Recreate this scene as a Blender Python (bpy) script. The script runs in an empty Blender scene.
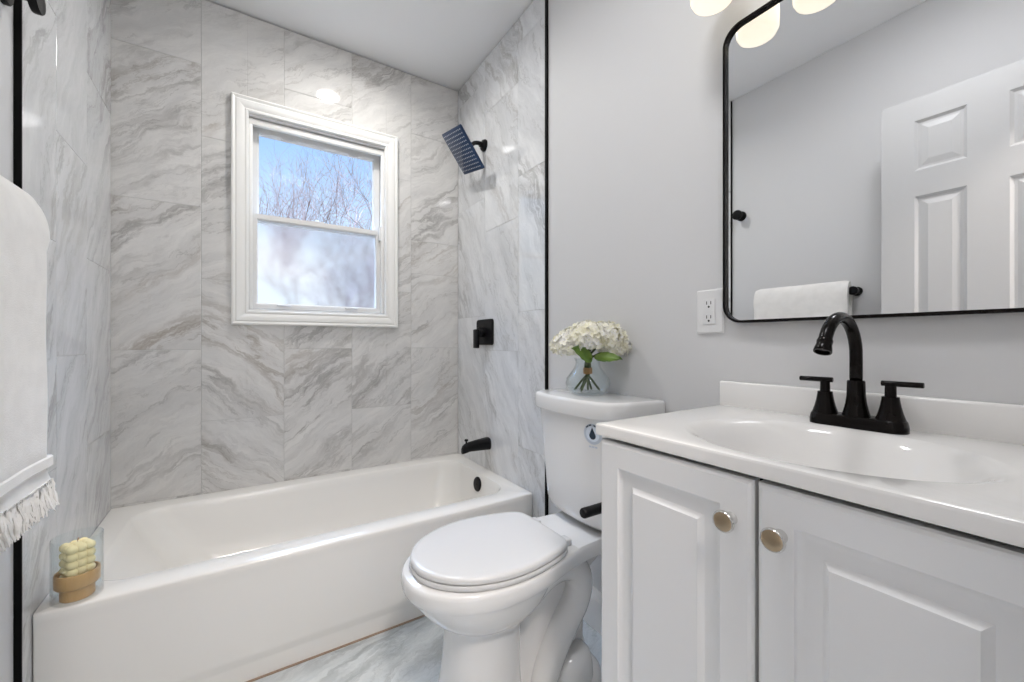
import bpy, bmesh, math, random
from mathutils import Vector, Matrix

C = bpy.context.scene.collection
SC = bpy.context.scene
PI = math.pi
random.seed(4)

# ---------------------------------------------------------------- camera, world, exposure
YAW = math.atan(262 / 409.0)
cd = bpy.data.cameras.new('camera')
cam = bpy.data.objects.new('camera', cd)
C.objects.link(cam)
cam.location = (0, 0, 1.033)
cam.rotation_euler = (PI / 2, 0, -YAW)
cd.sensor_width = 36.0
cd.lens = 409.0 / 1024 * 36.0
cd.shift_y = 0.001
cd.clip_start = 0.02
SC.camera = cam
vs = SC.view_settings
vs.view_transform = 'Standard'
vs.look = 'None'
vs.gamma = 1.0
vs.use_curve_mapping = False
vs.exposure = 0.12


def build_world():
    w = bpy.data.worlds.new('sky')
    SC.world = w
    w.use_nodes = True
    nt = w.node_tree
    nt.nodes.clear()
    out = nt.nodes.new('ShaderNodeOutputWorld')
    bg = nt.nodes.new('ShaderNodeBackground')
    tc = nt.nodes.new('ShaderNodeTexCoord')
    sep = nt.nodes.new('ShaderNodeSeparateXYZ')
    nt.links.new(tc.outputs['Generated'], sep.inputs[0])
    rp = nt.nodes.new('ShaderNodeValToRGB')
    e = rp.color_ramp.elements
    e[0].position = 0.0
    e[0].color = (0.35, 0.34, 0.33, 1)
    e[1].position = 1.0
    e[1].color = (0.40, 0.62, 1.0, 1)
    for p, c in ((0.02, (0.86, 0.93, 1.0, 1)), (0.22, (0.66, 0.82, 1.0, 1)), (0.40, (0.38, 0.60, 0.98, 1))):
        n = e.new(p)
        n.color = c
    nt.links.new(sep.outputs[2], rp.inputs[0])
    mp = nt.nodes.new('ShaderNodeMapping')
    mp.inputs['Scale'].default_value = (2.2, 2.2, 6.0)
    nt.links.new(tc.outputs['Generated'], mp.inputs[0])
    no = nt.nodes.new('ShaderNodeTexNoise')
    no.inputs['Scale'].default_value = 1.4
    no.inputs['Detail'].default_value = 6
    nt.links.new(mp.outputs[0], no.inputs[0])
    cr = nt.nodes.new('ShaderNodeValToRGB')
    cr.color_ramp.elements[0].position = 0.47
    cr.color_ramp.elements[1].position = 0.75
    nt.links.new(no.outputs[0], cr.inputs[0])
    mx = nt.nodes.new('ShaderNodeMixRGB')
    nt.links.new(cr.outputs[0], mx.inputs[0])
    nt.links.new(rp.outputs[0], mx.inputs[1])
    mx.inputs[2].default_value = (0.97, 0.98, 1.0, 1)
    nt.links.new(mx.outputs[0], bg.inputs[0])
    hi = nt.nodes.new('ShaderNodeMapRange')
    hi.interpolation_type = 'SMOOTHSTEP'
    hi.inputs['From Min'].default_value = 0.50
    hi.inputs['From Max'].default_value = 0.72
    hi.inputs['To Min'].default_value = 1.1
    hi.inputs['To Max'].default_value = 18.0  # high sky out of view boosted to add light through the window
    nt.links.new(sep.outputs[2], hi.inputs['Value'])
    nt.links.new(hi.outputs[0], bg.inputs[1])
    nt.links.new(bg.outputs[0], out.inputs[0])


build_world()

# light strengths (the lamps themselves are built further down)
SHADE_L = 0.85
RECESSED_L = 45.0
RECESSED_W = 5.0
CEILING_FILL_L = 32.0
HALL_FILL_L = 165.0

# ---------------------------------------------------------------- dimensions
XR = 1.057          # painted right wall
XT = 1.050          # right tile face
YB = 2.239          # back tile face
YT = 1.469          # tub front
ZC = 2.543          # ceiling
YF = -0.012         # front wall (doorway) room face
YC = 1.0            # toilet axis


def XL(y):
    return -0.468 + (2.24 - y) * 0.026


# ---------------------------------------------------------------- materials
def pmat(name, color, rough=0.5, metal=0.0, spec=0.5, coat=0.0, **kw):
    m = bpy.data.materials.new(name)
    m.use_nodes = True
    b = m.node_tree.nodes['Principled BSDF']
    b.inputs['Base Color'].default_value = (*color, 1)
    b.inputs['Roughness'].default_value = rough
    b.inputs['Metallic'].default_value = metal
    b.inputs['Specular IOR Level'].default_value = spec
    b.inputs['Coat Weight'].default_value = coat
    for k, v in kw.items():
        b.inputs[k].default_value = v
    return m


def add_bump(m, scale=60, strength=0.1, dist=0.002, detail=4):
    nt = m.node_tree
    b = nt.nodes['Principled BSDF']
    tc = nt.nodes.new('ShaderNodeTexCoord')
    no = nt.nodes.new('ShaderNodeTexNoise')
    no.inputs['Scale'].default_value = scale
    no.inputs['Detail'].default_value = detail
    nt.links.new(tc.outputs['Object'], no.inputs[0])
    bp = nt.nodes.new('ShaderNodeBump')
    bp.inputs['Strength'].default_value = strength
    bp.inputs['Distance'].default_value = dist
    nt.links.new(no.outputs[0], bp.inputs['Height'])
    nt.links.new(bp.outputs[0], b.inputs['Normal'])
    return m


def vary(m, c1, c2, scale=5.0, detail=4, stretch=(1, 1, 1), lo=0.35, hi=0.65):
    nt = m.node_tree
    b = nt.nodes['Principled BSDF']
    tc = nt.nodes.new('ShaderNodeTexCoord')
    mp = nt.nodes.new('ShaderNodeMapping')
    mp.inputs['Scale'].default_value = stretch
    no = nt.nodes.new('ShaderNodeTexNoise')
    no.inputs['Scale'].default_value = scale
    no.inputs['Detail'].default_value = detail
    rp = nt.nodes.new('ShaderNodeValToRGB')
    rp.color_ramp.elements[0].position = lo
    rp.color_ramp.elements[1].position = hi
    rp.color_ramp.elements[0].color = (*c1, 1)
    rp.color_ramp.elements[1].color = (*c2, 1)
    nt.links.new(tc.outputs['Object'], mp.inputs[0])
    nt.links.new(mp.outputs[0], no.inputs[0])
    nt.links.new(no.outputs[0], rp.inputs[0])
    nt.links.new(rp.outputs[0], b.inputs['Base Color'])
    return m


def emit_mat(name, color, strength):
    m = bpy.data.materials.new(name)
    m.use_nodes = True
    b = m.node_tree.nodes['Principled BSDF']
    b.inputs['Base Color'].default_value = (0.9, 0.9, 0.88, 1)
    b.inputs['Emission Color'].default_value = (*color, 1)
    b.inputs['Emission Strength'].default_value = strength
    b.inputs['Roughness'].default_value = 0.3
    return m


def thin_glass(name, tint=(1, 1, 1), fac=1.0):
    m = bpy.data.materials.new(name)
    m.use_nodes = True
    nt = m.node_tree
    nt.nodes.clear()
    out = nt.nodes.new('ShaderNodeOutputMaterial')
    tr = nt.nodes.new('ShaderNodeBsdfTransparent')
    tr.inputs[0].default_value = (*tint, 1)
    gl = nt.nodes.new('ShaderNodeBsdfGlossy')
    gl.inputs['Roughness'].default_value = 0.01
    lw = nt.nodes.new('ShaderNodeLayerWeight')
    lw.inputs['Blend'].default_value = 0.5
    pw = nt.nodes.new('ShaderNodeMath')
    pw.operation = 'POWER'
    pw.inputs[1].default_value = 3.5
    nt.links.new(lw.outputs['Facing'], pw.inputs[0])
    mu = nt.nodes.new('ShaderNodeMath')
    mu.operation = 'MULTIPLY_ADD'
    mu.inputs[1].default_value = 0.75 * fac
    mu.inputs[2].default_value = 0.03 * fac
    mx = nt.nodes.new('ShaderNodeMixShader')
    nt.links.new(pw.outputs[0], mu.inputs[0])
    nt.links.new(mu.outputs[0], mx.inputs[0])
    nt.links.new(tr.outputs[0], mx.inputs[1])
    nt.links.new(gl.outputs[0], mx.inputs[2])
    nt.links.new(mx.outputs[0], out.inputs[0])
    return m


def marble(name, base, band, vein, warm, angle, rough=0.1, use_attr=True, scale=1.0, bandf=0.75, veinf=0.6):
    m = bpy.data.materials.new(name)
    m.use_nodes = True
    nt = m.node_tree
    L = nt.links.new
    N = nt.nodes.new
    b = nt.nodes['Principled BSDF']
    b.inputs['Roughness'].default_value = rough
    if use_attr:
        a = N('ShaderNodeAttribute')
        a.attribute_name = 'tile_st'
        src = a.outputs['Vector']
    else:
        src = N('ShaderNodeTexCoord').outputs['Object']
    # domain warp
    n0 = N('ShaderNodeTexNoise')
    n0.inputs['Scale'].default_value = 2.2 * scale
    n0.inputs['Detail'].default_value = 9
    n0.inputs['Roughness'].default_value = 0.6
    L(src, n0.inputs[0])
    sub = N('ShaderNodeVectorMath')
    sub.operation = 'SUBTRACT'
    L(n0.outputs['Color'], sub.inputs[0])
    sub.inputs[1].default_value = (0.5, 0.5, 0.5)
    sc = N('ShaderNodeVectorMath')
    sc.operation = 'SCALE'
    sc.inputs['Scale'].default_value = 0.25 / scale
    L(sub.outputs[0], sc.inputs[0])
    ad = N('ShaderNodeVectorMath')
    L(src, ad.inputs[0])
    L(sc.outputs[0], ad.inputs[1])
    rot = N('ShaderNodeMapping')
    rot.vector_type = 'TEXTURE'
    rot.inputs['Rotation'].default_value = (0, 0, angle)
    L(ad.outputs[0], rot.inputs[0])
    mp = N('ShaderNodeMapping')
    mp.inputs['Scale'].default_value = (0.75 * scale, 4.3 * scale, 1.0)
    L(rot.outputs[0], mp.inputs[0])

    def noise(s, d, r=0.6):
        n = N('ShaderNodeTexNoise')
        n.inputs['Scale'].default_value = s
        n.inputs['Detail'].default_value = d
        n.inputs['Roughness'].default_value = r
        L(mp.outputs[0], n.inputs[0])
        return n.outputs[0]

    def ramp(sock, stops):
        r = N('ShaderNodeValToRGB')
        e = r.color_ramp.elements
        e[0].position, e[0].color = stops[0][0], (stops[0][1],) * 3 + (1,)
        e[1].position, e[1].color = stops[-1][0], (stops[-1][1],) * 3 + (1,)
        for p, v in stops[1:-1]:
            q = e.new(p)
            q.color = (v, v, v, 1)
        L(sock, r.inputs[0])
        return r.outputs[0]

    def mul(s, f):
        k = N('ShaderNodeMath')
        k.operation = 'MULTIPLY'
        L(s, k.inputs[0])
        if isinstance(f, float):
            k.inputs[1].default_value = f
        else:
            L(f, k.inputs[1])
        return k.outputs[0]

    def mix(fac, c1, c2):
        x = N('ShaderNodeMixRGB')
        L(fac, x.inputs[0])
        for i, c in ((1, c1), (2, c2)):
            if isinstance(c, tuple):
                x.inputs[i].default_value = (*c, 1)
            else:
                L(c, x.inputs[i])
        return x.outputs[0]

    bandv = ramp(noise(1.5, 12, 0.68), [(0.42, 0.0), (0.57, 0.4), (0.70, 1.0)])
    fine = ramp(noise(4.5, 14, 0.75), [(0.40, 0.0), (0.66, 1.0)])
    v1 = ramp(noise(1.2, 12, 0.64), [(0.470, 0.0), (0.499, 1.0), (0.503, 0.9), (0.55, 0.0)])
    v2 = ramp(noise(2.6, 12, 0.66), [(0.484, 0.0), (0.5, 1.0), (0.522, 0.0)])
    v3 = ramp(noise(5.5, 10, 0.62), [(0.485, 0.0), (0.5, 1.0), (0.52, 0.0)])
    mask = ramp(noise(0.9, 4), [(0.43, 0.0), (0.60, 1.0)])
    mask2 = ramp(noise(1.5, 4), [(0.45, 0.0), (0.58, 1.0)])
    mask3 = ramp(noise(1.1, 5), [(0.50, 0.0), (0.64, 1.0)])
    wm = ramp(noise(0.7, 2), [(0.5, 0.0), (0.7, 1.0)])
    col = mix(mul(bandv, bandf), base, band)
    col = mix(mul(fine, 0.45), col, band)
    vc = mix(wm, vein, warm)
    col = mix(mul(mul(v1, mask), veinf * 1.1), col, vc)
    col = mix(mul(mul(v2, mask2), veinf * 0.7), col, vc)
    col = mix(mul(mul(v3, mask3), veinf * 0.5), col, vc)
    L(col, b.inputs['Base Color'])
    return m


M = {}
M['paint'] = add_bump(pmat('wall_paint', (0.70, 0.698, 0.70), 0.55, spec=0.3), 90, 0.06, 0.001)
M['ceiling'] = add_bump(pmat('ceiling_paint', (0.90, 0.90, 0.90), 0.8, spec=0.2), 70, 0.08, 0.001)
M['trim_paint'] = pmat('trim_paint', (0.82, 0.815, 0.80), 0.35)
M['tile'] = marble('marble_tile', (0.79, 0.775, 0.75), (0.53, 0.52, 0.505), (0.27, 0.255, 0.24), (0.33, 0.27, 0.21), math.radians(36), rough=0.06)
M['tile_side'] = marble('marble_tile_side', (0.80, 0.805, 0.81), (0.52, 0.53, 0.545), (0.29, 0.285, 0.28), (0.33, 0.29, 0.25), math.radians(60), rough=0.03)  # cooler copy of the marble, bluish window light put into its colours
M['tile_side'].node_tree.nodes['Principled BSDF'].inputs['Specular IOR Level'].default_value = 1.0
M['grout'] = pmat('grout', (0.56, 0.55, 0.53), 0.8)
M['floor'] = marble('floor_marble', (0.73, 0.76, 0.77), (0.38, 0.43, 0.46), (0.22, 0.24, 0.25), (0.38, 0.32, 0.27), math.radians(20), rough=0.12, scale=1.1, use_attr=False)
M['caulk'] = pmat('tan_caulk', (0.36, 0.26, 0.19), 0.8)
M['edge_black'] = pmat('black_edge_trim', (0.004, 0.004, 0.004), 0.5, spec=0.1)
M['black'] = pmat('matte_black_metal', (0.004, 0.004, 0.005), 0.38, metal=0.0, spec=0.18)
M['bronze'] = vary(pmat('dark_bronze', (0.004, 0.003, 0.003), 0.2, metal=0.0, spec=0.15), (0.002, 0.002, 0.003), (0.006, 0.004, 0.003), 9)
M['head_sheen'] = pmat('shower_black_sky_sheen', (0.022, 0.045, 0.10), 0.30, metal=0.6, spec=0.4)  # black plate with the blue sheen of the sky put into its colour
M['nozzle'] = pmat('nozzle_rubber', (0.55, 0.58, 0.62), 0.5)
M['porcelain'] = pmat('porcelain', (0.80, 0.798, 0.792), 0.08, spec=0.55, coat=0.3)
M['seat'] = pmat('seat_plastic', (0.69, 0.69, 0.69), 0.22)
M['tub'] = pmat('tub_enamel', (0.85, 0.835, 0.80), 0.18, spec=0.55, coat=0.3)
M['cabinet'] = pmat('cabinet_paint', (0.79, 0.79, 0.79), 0.35)
M['gap_shade'] = pmat('painted_gap_shade', (0.02, 0.018, 0.016), 0.8, spec=0.1)  # near-black that paints the shade behind the cabinet doors
M['counter'] = pmat('cultured_marble', (0.87, 0.855, 0.835), 0.10, spec=0.55, coat=0.2)
M['knob'] = pmat('knob_metal', (0.40, 0.31, 0.21), 0.28, metal=1.0)
M['chrome'] = pmat('chrome', (0.75, 0.74, 0.72), 0.12, metal=1.0)
M['mirror'] = pmat('mirror_glass', (0.90, 0.91, 0.92), 0.0, metal=1.0)
M['vinyl'] = pmat('white_vinyl', (0.80, 0.79, 0.77), 0.35)
M['casing'] = pmat('casing_paint', (0.90, 0.89, 0.86), 0.3)
M['glass'] = thin_glass('window_glass', (0.97, 0.985, 1.0), 0.05)
M['vase'] = thin_glass('vase_glass', (0.96, 0.98, 0.985), 0.95)
M['towel'] = add_bump(vary(pmat('towel_cotton', (0.85, 0.83, 0.80), 0.95, spec=0.1, **{'Sheen Weight': 0.3}), (0.88, 0.86, 0.83), (0.93, 0.91, 0.88), 30), 420, 0.5, 0.002)
M['plastic'] = pmat('white_plastic', (0.80, 0.80, 0.80), 0.3)
M['slot'] = pmat('outlet_slot', (0.02, 0.02, 0.02), 0.6)
M['wood'] = vary(pmat('turned_wood', (0.5, 0.28, 0.11), 0.42), (0.47, 0.25, 0.08), (0.68, 0.41, 0.17), 14, 5, (1, 1, 0.25))
M['wax'] = pmat('candle_wax', (0.95, 0.82, 0.47), 0.45, **{'Subsurface Weight': 0.0, 'Subsurface Radius': (0.02, 0.014, 0.006), 'Subsurface Scale': 0.5})
M['petal'] = vary(pmat('hydrangea_petal', (0.9, 0.88, 0.78), 0.7, spec=0.15, **{'Subsurface Weight': 0.0}), (0.93, 0.90, 0.70), (0.97, 0.965, 0.95), 22)
def petal_shader(m):
    nt = m.node_tree
    b = nt.nodes['Principled BSDF']
    out = nt.nodes['Material Output']
    tr = nt.nodes.new('ShaderNodeBsdfTranslucent')
    mx = nt.nodes.new('ShaderNodeMixShader')
    mx.inputs[0].default_value = 0.2
    src = b.inputs['Base Color'].links[0].from_socket
    nt.links.new(src, tr.inputs[0])
    nt.links.new(b.outputs[0], mx.inputs[1])
    nt.links.new(tr.outputs[0], mx.inputs[2])
    nt.links.new(mx.outputs[0], out.inputs[0])


petal_shader(M['petal'])
M['petal_eye'] = pmat('hydrangea_eye', (0.72, 0.72, 0.34), 0.7)
M['leaf'] = vary(pmat('hydrangea_leaf', (0.08, 0.17, 0.03), 0.45), (0.06, 0.13, 0.02), (0.20, 0.32, 0.06), 14)
M['stem'] = pmat('flower_stem', (0.07, 0.10, 0.035), 0.6)
M['twine'] = pmat('jute_twine', (0.42, 0.23, 0.10), 0.85)
M['bark'] = vary(pmat('tree_bark', (0.2, 0.16, 0.14), 0.9), (0.18, 0.145, 0.135), (0.30, 0.25, 0.235), 6)
M['bark_dark'] = vary(pmat('dark_bark', (0.1, 0.08, 0.08), 0.9), (0.08, 0.07, 0.07), (0.16, 0.13, 0.13), 6)
M['twig_red'] = vary(pmat('tree_twig', (0.3, 0.2, 0.17), 0.9), (0.22, 0.15, 0.13), (0.36, 0.26, 0.23), 6)
M['sticker'] = pmat('sticker_pale', (0.52, 0.58, 0.66), 0.4)
M['sticker_in'] = pmat('sticker_light', (0.70, 0.77, 0.86), 0.4)
M['sticker_dark'] = pmat('sticker_navy', (0.01, 0.025, 0.05), 0.4)
M['shade'] = emit_mat('lit_opal_glass', (1.0, 0.90, 0.72), SHADE_L)
M['shade'].node_tree.nodes['Principled BSDF'].inputs['Base Color'].default_value = (0.55, 0.52, 0.46, 1)
M['recessed'] = emit_mat('lit_recessed_lens', (1.0, 0.98, 0.95), RECESSED_L)
M['ceiling_fill'] = emit_mat('lit_ceiling_fill_lens', (0.98, 0.98, 1.0), CEILING_FILL_L)
M['hall_fill'] = emit_mat('lit_hall_fill_lens', (1.0, 0.91, 0.84), HALL_FILL_L)
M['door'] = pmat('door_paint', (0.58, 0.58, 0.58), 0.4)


def frosted():
    m = pmat('frosted_glass', (0.96, 0.975, 0.99), 0.13)
    b = m.node_tree.nodes['Principled BSDF']
    b.inputs['Transmission Weight'].default_value = 1.0
    b.inputs['IOR'].default_value = 1.35
    return m


M['frosted'] = frosted()


# ---------------------------------------------------------------- object helpers
def link(o, parent=None):
    C.objects.link(o)
    if parent is not None:
        o.parent = parent
    return o


def obj(name, bm, mat, parent=None, smooth=35, bevel=None, subsurf=0, recalc=True):
    if recalc:
        bmesh.ops.recalc_face_normals(bm, faces=bm.faces)
    me = bpy.data.meshes.new(name)
    bm.to_mesh(me)
    bm.free()
    mats = mat if isinstance(mat, (list, tuple)) else [mat]
    for x in mats:
        me.materials.append(x)
    if smooth is not None:
        for p in me.polygons:
            p.use_smooth = True
        me.set_sharp_from_angle(angle=math.radians(smooth))
    o = bpy.data.objects.new(name, me)
    if bevel:
        md = o.modifiers.new('bevel', 'BEVEL')
        md.width = bevel
        md.segments = 3
        md.limit_method = 'ANGLE'
        md.angle_limit = math.radians(40)
        md.harden_normals = True
    if subsurf:
        md = o.modifiers.new('subsurf', 'SUBSURF')
        md.levels = md.render_levels = subsurf
    return link(o, parent)


def empty(name, loc=(0, 0, 0)):
    o = bpy.data.objects.new(name, None)
    o.empty_display_size = 0.05
    o.location = loc
    return link(o)


def adopt(root):
    """children are modelled in world space: keep them there under a placed root"""
    inv = Matrix.Translation(root.location).inverted()
    for c in root.children:
        c.matrix_parent_inverse = inv


def tag(o, label, cat, group=None, kind=None):
    if label:
        o['label'] = label
    if cat:
        o['category'] = cat
    if group:
        o['group'] = group
    if kind:
        o['kind'] = kind
    return o


def structure(o, label=None, cat=None):
    return tag(o, label, cat, kind='structure')


def BM():
    return bmesh.new()


def box(bm, x0, x1, y0, y1, z0, z1):
    v = [bm.verts.new(p) for p in ((x0, y0, z0), (x1, y0, z0), (x1, y1, z0), (x0, y1, z0),
                                   (x0, y0, z1), (x1, y0, z1), (x1, y1, z1), (x0, y1, z1))]
    for f in ((0, 3, 2, 1), (4, 5, 6, 7), (0, 1, 5, 4), (1, 2, 6, 5), (2, 3, 7, 6), (3, 0, 4, 7)):
        bm.faces.new([v[i] for i in f])
    return v


def prism(bm, pts, z0, z1):
    a = [bm.verts.new((p[0], p[1], z0)) for p in pts]
    b = [bm.verts.new((p[0], p[1], z1)) for p in pts]
    n = len(pts)
    bm.faces.new(a[::-1])
    bm.faces.new(b)
    for i in range(n):
        bm.faces.new((a[i], a[(i + 1) % n], b[(i + 1) % n], b[i]))


def loft(bm, rings, cap0=True, cap1=True, closed=True, mi=None):
    vr = [[bm.verts.new(p) for p in r] for r in rings]
    n = len(vr[0])
    fs = []
    for a, b in zip(vr[:-1], vr[1:]):
        for i in range(n if closed else n - 1):
            j = (i + 1) % n
            fs.append(bm.faces.new((a[i], a[j], b[j], b[i])))
    if cap0:
        fs.append(bm.faces.new(vr[0][::-1]))
    if cap1:
        fs.append(bm.faces.new(vr[-1]))
    if mi is not None:
        for f in fs:
            f.material_index = mi
    return vr


def frame_axes(d):
    d = Vector(d).normalized()
    up = Vector((0, 0, 1)) if abs(d.z) < 0.95 else Vector((1, 0, 0))
    a = d.cross(up).normalized()
    return a, a.cross(d).normalized()


def lathe(bm, prof, origin=(0, 0, 0), axis=(0, 0, 1), n=32, cap0=True, cap1=True, mi=None):
    """prof: (radius, height along the axis)"""
    o = Vector(origin)
    d = Vector(axis).normalized()
    a, b = frame_axes(d)
    rings = []
    for r, h in prof:
        rings.append([o + d * h + (a * math.cos(2 * PI * i / n) + b * math.sin(2 * PI * i / n)) * max(r, 1e-5) for i in range(n)])
    return loft(bm, rings, cap0, cap1, mi=mi)


def tube(bm, pts, rad, n=12, caps=True, mi=None, squash=None):
    P = [Vector(p) for p in pts]
    R = rad if isinstance(rad, (list, tuple)) else [rad] * len(P)
    T = []
    for i in range(len(P)):
        t = P[min(i + 1, len(P) - 1)] - P[max(i - 1, 0)]
        T.append(t.normalized())
    a, b = frame_axes(T[0])
    rings = []
    for i, p in enumerate(P):
        if i:
            a = (a - T[i] * a.dot(T[i])).normalized()
            b = T[i].cross(a).normalized()
        rings.append([p + (a * math.cos(2 * PI * k / n) + b * math.sin(2 * PI * k / n)) * R[i] for k in range(n)])
    return loft(bm, rings, caps, caps, mi=mi)


def smooth_path(ctrl, per=8):
    P = [Vector(p) for p in ctrl]
    P = [P[0] * 2 - P[1]] + P + [P[-1] * 2 - P[-2]]
    out = []
    for i in range(1, len(P) - 2):
        p0, p1, p2, p3 = P[i - 1:i + 3]
        for k in range(per):
            t = k / per
            out.append(0.5 * ((2 * p1) + (p2 - p0) * t + (2 * p0 - 5 * p1 + 4 * p2 - p3) * t * t + (3 * p1 - p0 - 3 * p2 + p3) * t ** 3))
    out.append(P[-2])
    return out


def rrect(x0, x1, y0, y1, r, z, n=8):
    pts = []
    r = min(r, (x1 - x0) / 2 - 1e-4, (y1 - y0) / 2 - 1e-4)
    for cx, cy, a0 in ((x1 - r, y1 - r, 0), (x0 + r, y1 - r, PI / 2), (x0 + r, y0 + r, PI), (x1 - r, y0 + r, 1.5 * PI)):
        for k in range(n + 1):
            a = a0 + PI / 2 * k / n
            pts.append(Vector((cx + r * math.cos(a), cy + r * math.sin(a), z)))
    return pts


def bbox_bm(x0, x1, y0, y1, z0, z1, bev=0.0, seg=2):
    bm = BM()
    box(bm, x0, x1, y0, y1, z0, z1)
    if bev:
        bmesh.ops.bevel(bm, geom=bm.edges[:], offset=bev, segments=seg, affect='EDGES', profile=0.5)
    return bm


# ---------------------------------------------------------------- room shell
def build_shell():
    bm = BM()
    box(bm, -1.2, 1.6, -1.7, 2.45, -0.08, 0.0)
    structure(obj('floor', bm, M['floor'], smooth=None), 'polished white marble floor with blue-grey veins', 'floor')
    bm = BM()
    box(bm, -1.2, 1.6, -1.7, 2.45, ZC, ZC + 0.08)
    structure(obj('ceiling', bm, M['ceiling'], smooth=None), 'flat white painted ceiling', 'ceiling')
    bm = BM()
    box(bm, XR, XR + 0.12, -0.13, 2.45, 0, ZC)
    wr = structure(obj('wall_right', bm, M['paint'], smooth=None), 'light grey-white painted wall behind the toilet and vanity', 'wall')
    bm = BM()
    prism(bm, [(XL(-0.13) - 0.012, -0.13), (XL(2.45) - 0.012, 2.45), (XL(2.45) - 0.14, 2.45), (XL(-0.13) - 0.14, -0.13)], 0, ZC)
    wl = structure(obj('wall_left', bm, M['paint'], smooth=None), 'white painted wall behind the hanging towel', 'wall')
    # back wall with the window hole
    hx0, hx1, hz0, hz1 = -0.012, 0.622, 1.180, 2.082
    bm = BM()
    y0, y1 = YB + 0.012, YB + 0.15
    box(bm, -0.75, hx0, y0, y1, 0, ZC)
    box(bm, hx1, 1.2, y0, y1, 0, ZC)
    box(bm, hx0, hx1, y0, y1, 0, hz0)
    box(bm, hx0, hx1, y0, y1, hz1, ZC)
    wb = structure(obj('wall_back', bm, M['paint'], smooth=None), 'marble-tiled end wall holding the window over the tub', 'wall')
    # front wall around the doorway the camera stands in
    bm = BM()
    box(bm, -0.75, -0.215, -0.13, YF, 0, ZC)
    box(bm, 0.415, 1.2, -0.13, YF, 0, ZC)
    box(bm, -0.215, 0.415, -0.13, YF, 2.05, ZC)
    structure(obj('wall_front', bm, M['paint'], smooth=None), 'painted wall around the open doorway', 'wall')
    # the hallway behind the doorway
    for nm, b in (('wall_hall_left', (-1.2, -1.1, -1.6, -0.13)), ('wall_hall_right', (1.4, 1.5, -1.6, -0.13)), ('wall_hall_back', (-1.2, 1.5, -1.7, -1.6))):
        bm = BM()
        box(bm, b[0], b[1], b[2], b[3], 0, ZC)
        structure(obj(nm, bm, M['paint'], smooth=None), 'white painted hallway wall beyond the doorway', 'wall')

    # ---- tiles
    def tiles(parent, name, mat, P, N, cols, seed, ztop, zbot, hole=None, flip=(), g=0.0009, c=0.0012):
        """P(s, t, h) -> point; cols: (s0, s1, joints)"""
        rnd = random.Random(seed)
        bm = BM()
        lay = bm.verts.layers.float_vector.new('tile_st')
        for ci, (s0, s1, js) in enumerate(cols):
            js = [zbot] + [j for j in sorted(js) if zbot + 0.02 < j < ztop - 0.02] + [ztop]
            for ti in range(len(js) - 1):
                t0, t1 = js[ti], js[ti + 1]
                off = Vector((rnd.uniform(-30, 30), rnd.uniform(-30, 30), rnd.uniform(-5, 5)))
                sgn = -1 if (ci, ti) in flip else 1
                tx, ty = rnd.uniform(-1, 1) * 0.0006, rnd.uniform(-1, 1) * 0.0004
                rects = [(s0 + g, s1 - g, t0 + g, t1 - g)]
                if hole:
                    out = []
                    for (a0, a1, b0, b1) in rects:
                        h0, h1, k0, k1 = hole
                        if a1 <= h0 or a0 >= h1 or b1 <= k0 or b0 >= k1:
                            out.append((a0, a1, b0, b1))
                            continue
                        if a0 < h0: out.append((a0, h0, b0, b1))
                        if a1 > h1: out.append((h1, a1, b0, b1))
                        m0, m1 = max(a0, h0), min(a1, h1)
                        if b0 < k0: out.append((m0, m1, b0, k0))
                        if b1 > k1: out.append((m0, m1, k1, b1))
                    rects = out
                for (a0, a1, b0, b1) in rects:
                    ring0 = [(a0, b0), (a1, b0), (a1, b1), (a0, b1)]
                    ring1 = [(a0 + c, b0 + c), (a1 - c, b0 + c), (a1 - c, b1 - c), (a0 + c, b1 - c)]
                    vv = []
                    for ring, h in ((ring0, 0.0), (ring0, 0.0088), (ring1, 0.010)):
                        row = []
                        for (s, t) in ring:
                            hh = h
                            if h > 0.005:
                                hh += tx * (s - (s0 + s1) / 2) / (s1 - s0) * 2 + ty * (t - (t0 + t1) / 2) / (t1 - t0) * 2
                            v = bm.verts.new(P(s, t, hh))
                            v[lay] = Vector((sgn * s, t, 0)) + off
                            row.append(v)
                        vv.append(row)
                    for r0, r1 in zip(vv[:-1], vv[1:]):
                        for i in range(4):
                            bm.faces.new((r0[i], r0[(i + 1) % 4], r1[(i + 1) % 4], r1[i]))
                    bm.faces.new(vv[2])
        o = obj(name, bm, mat, parent, smooth=None)
        return o

    A = [-0.25, 0.375, 1.0, 1.623, 2.248]
    B = [0.06, 0.685, 1.310, 1.935]
    zt = ZC - 0.007
    cols = [(-0.474, -0.180, A), (-0.180, 0.137, B), (0.137, 0.446, A), (0.446, 0.761, B),
            (0.761, 1.050, [0.375, 1.0, 1.42, 1.606, 2.205])]
    tiles(wb, 'tile_panel', M['tile'], lambda s, t, h: Vector((s, YB + 0.010 - h, t)), None, cols, 11, zt, 0.30, (hx0, hx1, hz0, hz1), flip={(1, 0), (1, 1)})
    bm = BM()
    for (a0, a1, b0, b1) in ((-0.48, hx0, 0.30, zt), (hx1, 1.055, 0.30, zt), (hx0, hx1, 0.30, hz0), (hx0, hx1, hz1, zt)):
        box(bm, a0, a1, YB + 0.0015, YB + 0.0125, b0, b1)
    obj('grout', bm, M['grout'], wb, smooth=None)

    cr = [(1.378, 1.587, [0.55, 1.173, 1.80, 2.42]), (1.587, 1.905, [0.365, 0.99, 1.615, 2.24]), (1.905, 2.238, [0.55, 1.173, 1.80, 2.42])]
    tiles(wr, 'tile_panel', M['tile_side'], lambda s, t, h: Vector((XT + 0.010 - h, s, t)), None, cr, 23, zt, 0.0, g=0.0005, c=0.0005)
    bm = BM()
    box(bm, XT + 0.0015, XR + 0.001, 1.378, YB, 0, zt)
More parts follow.
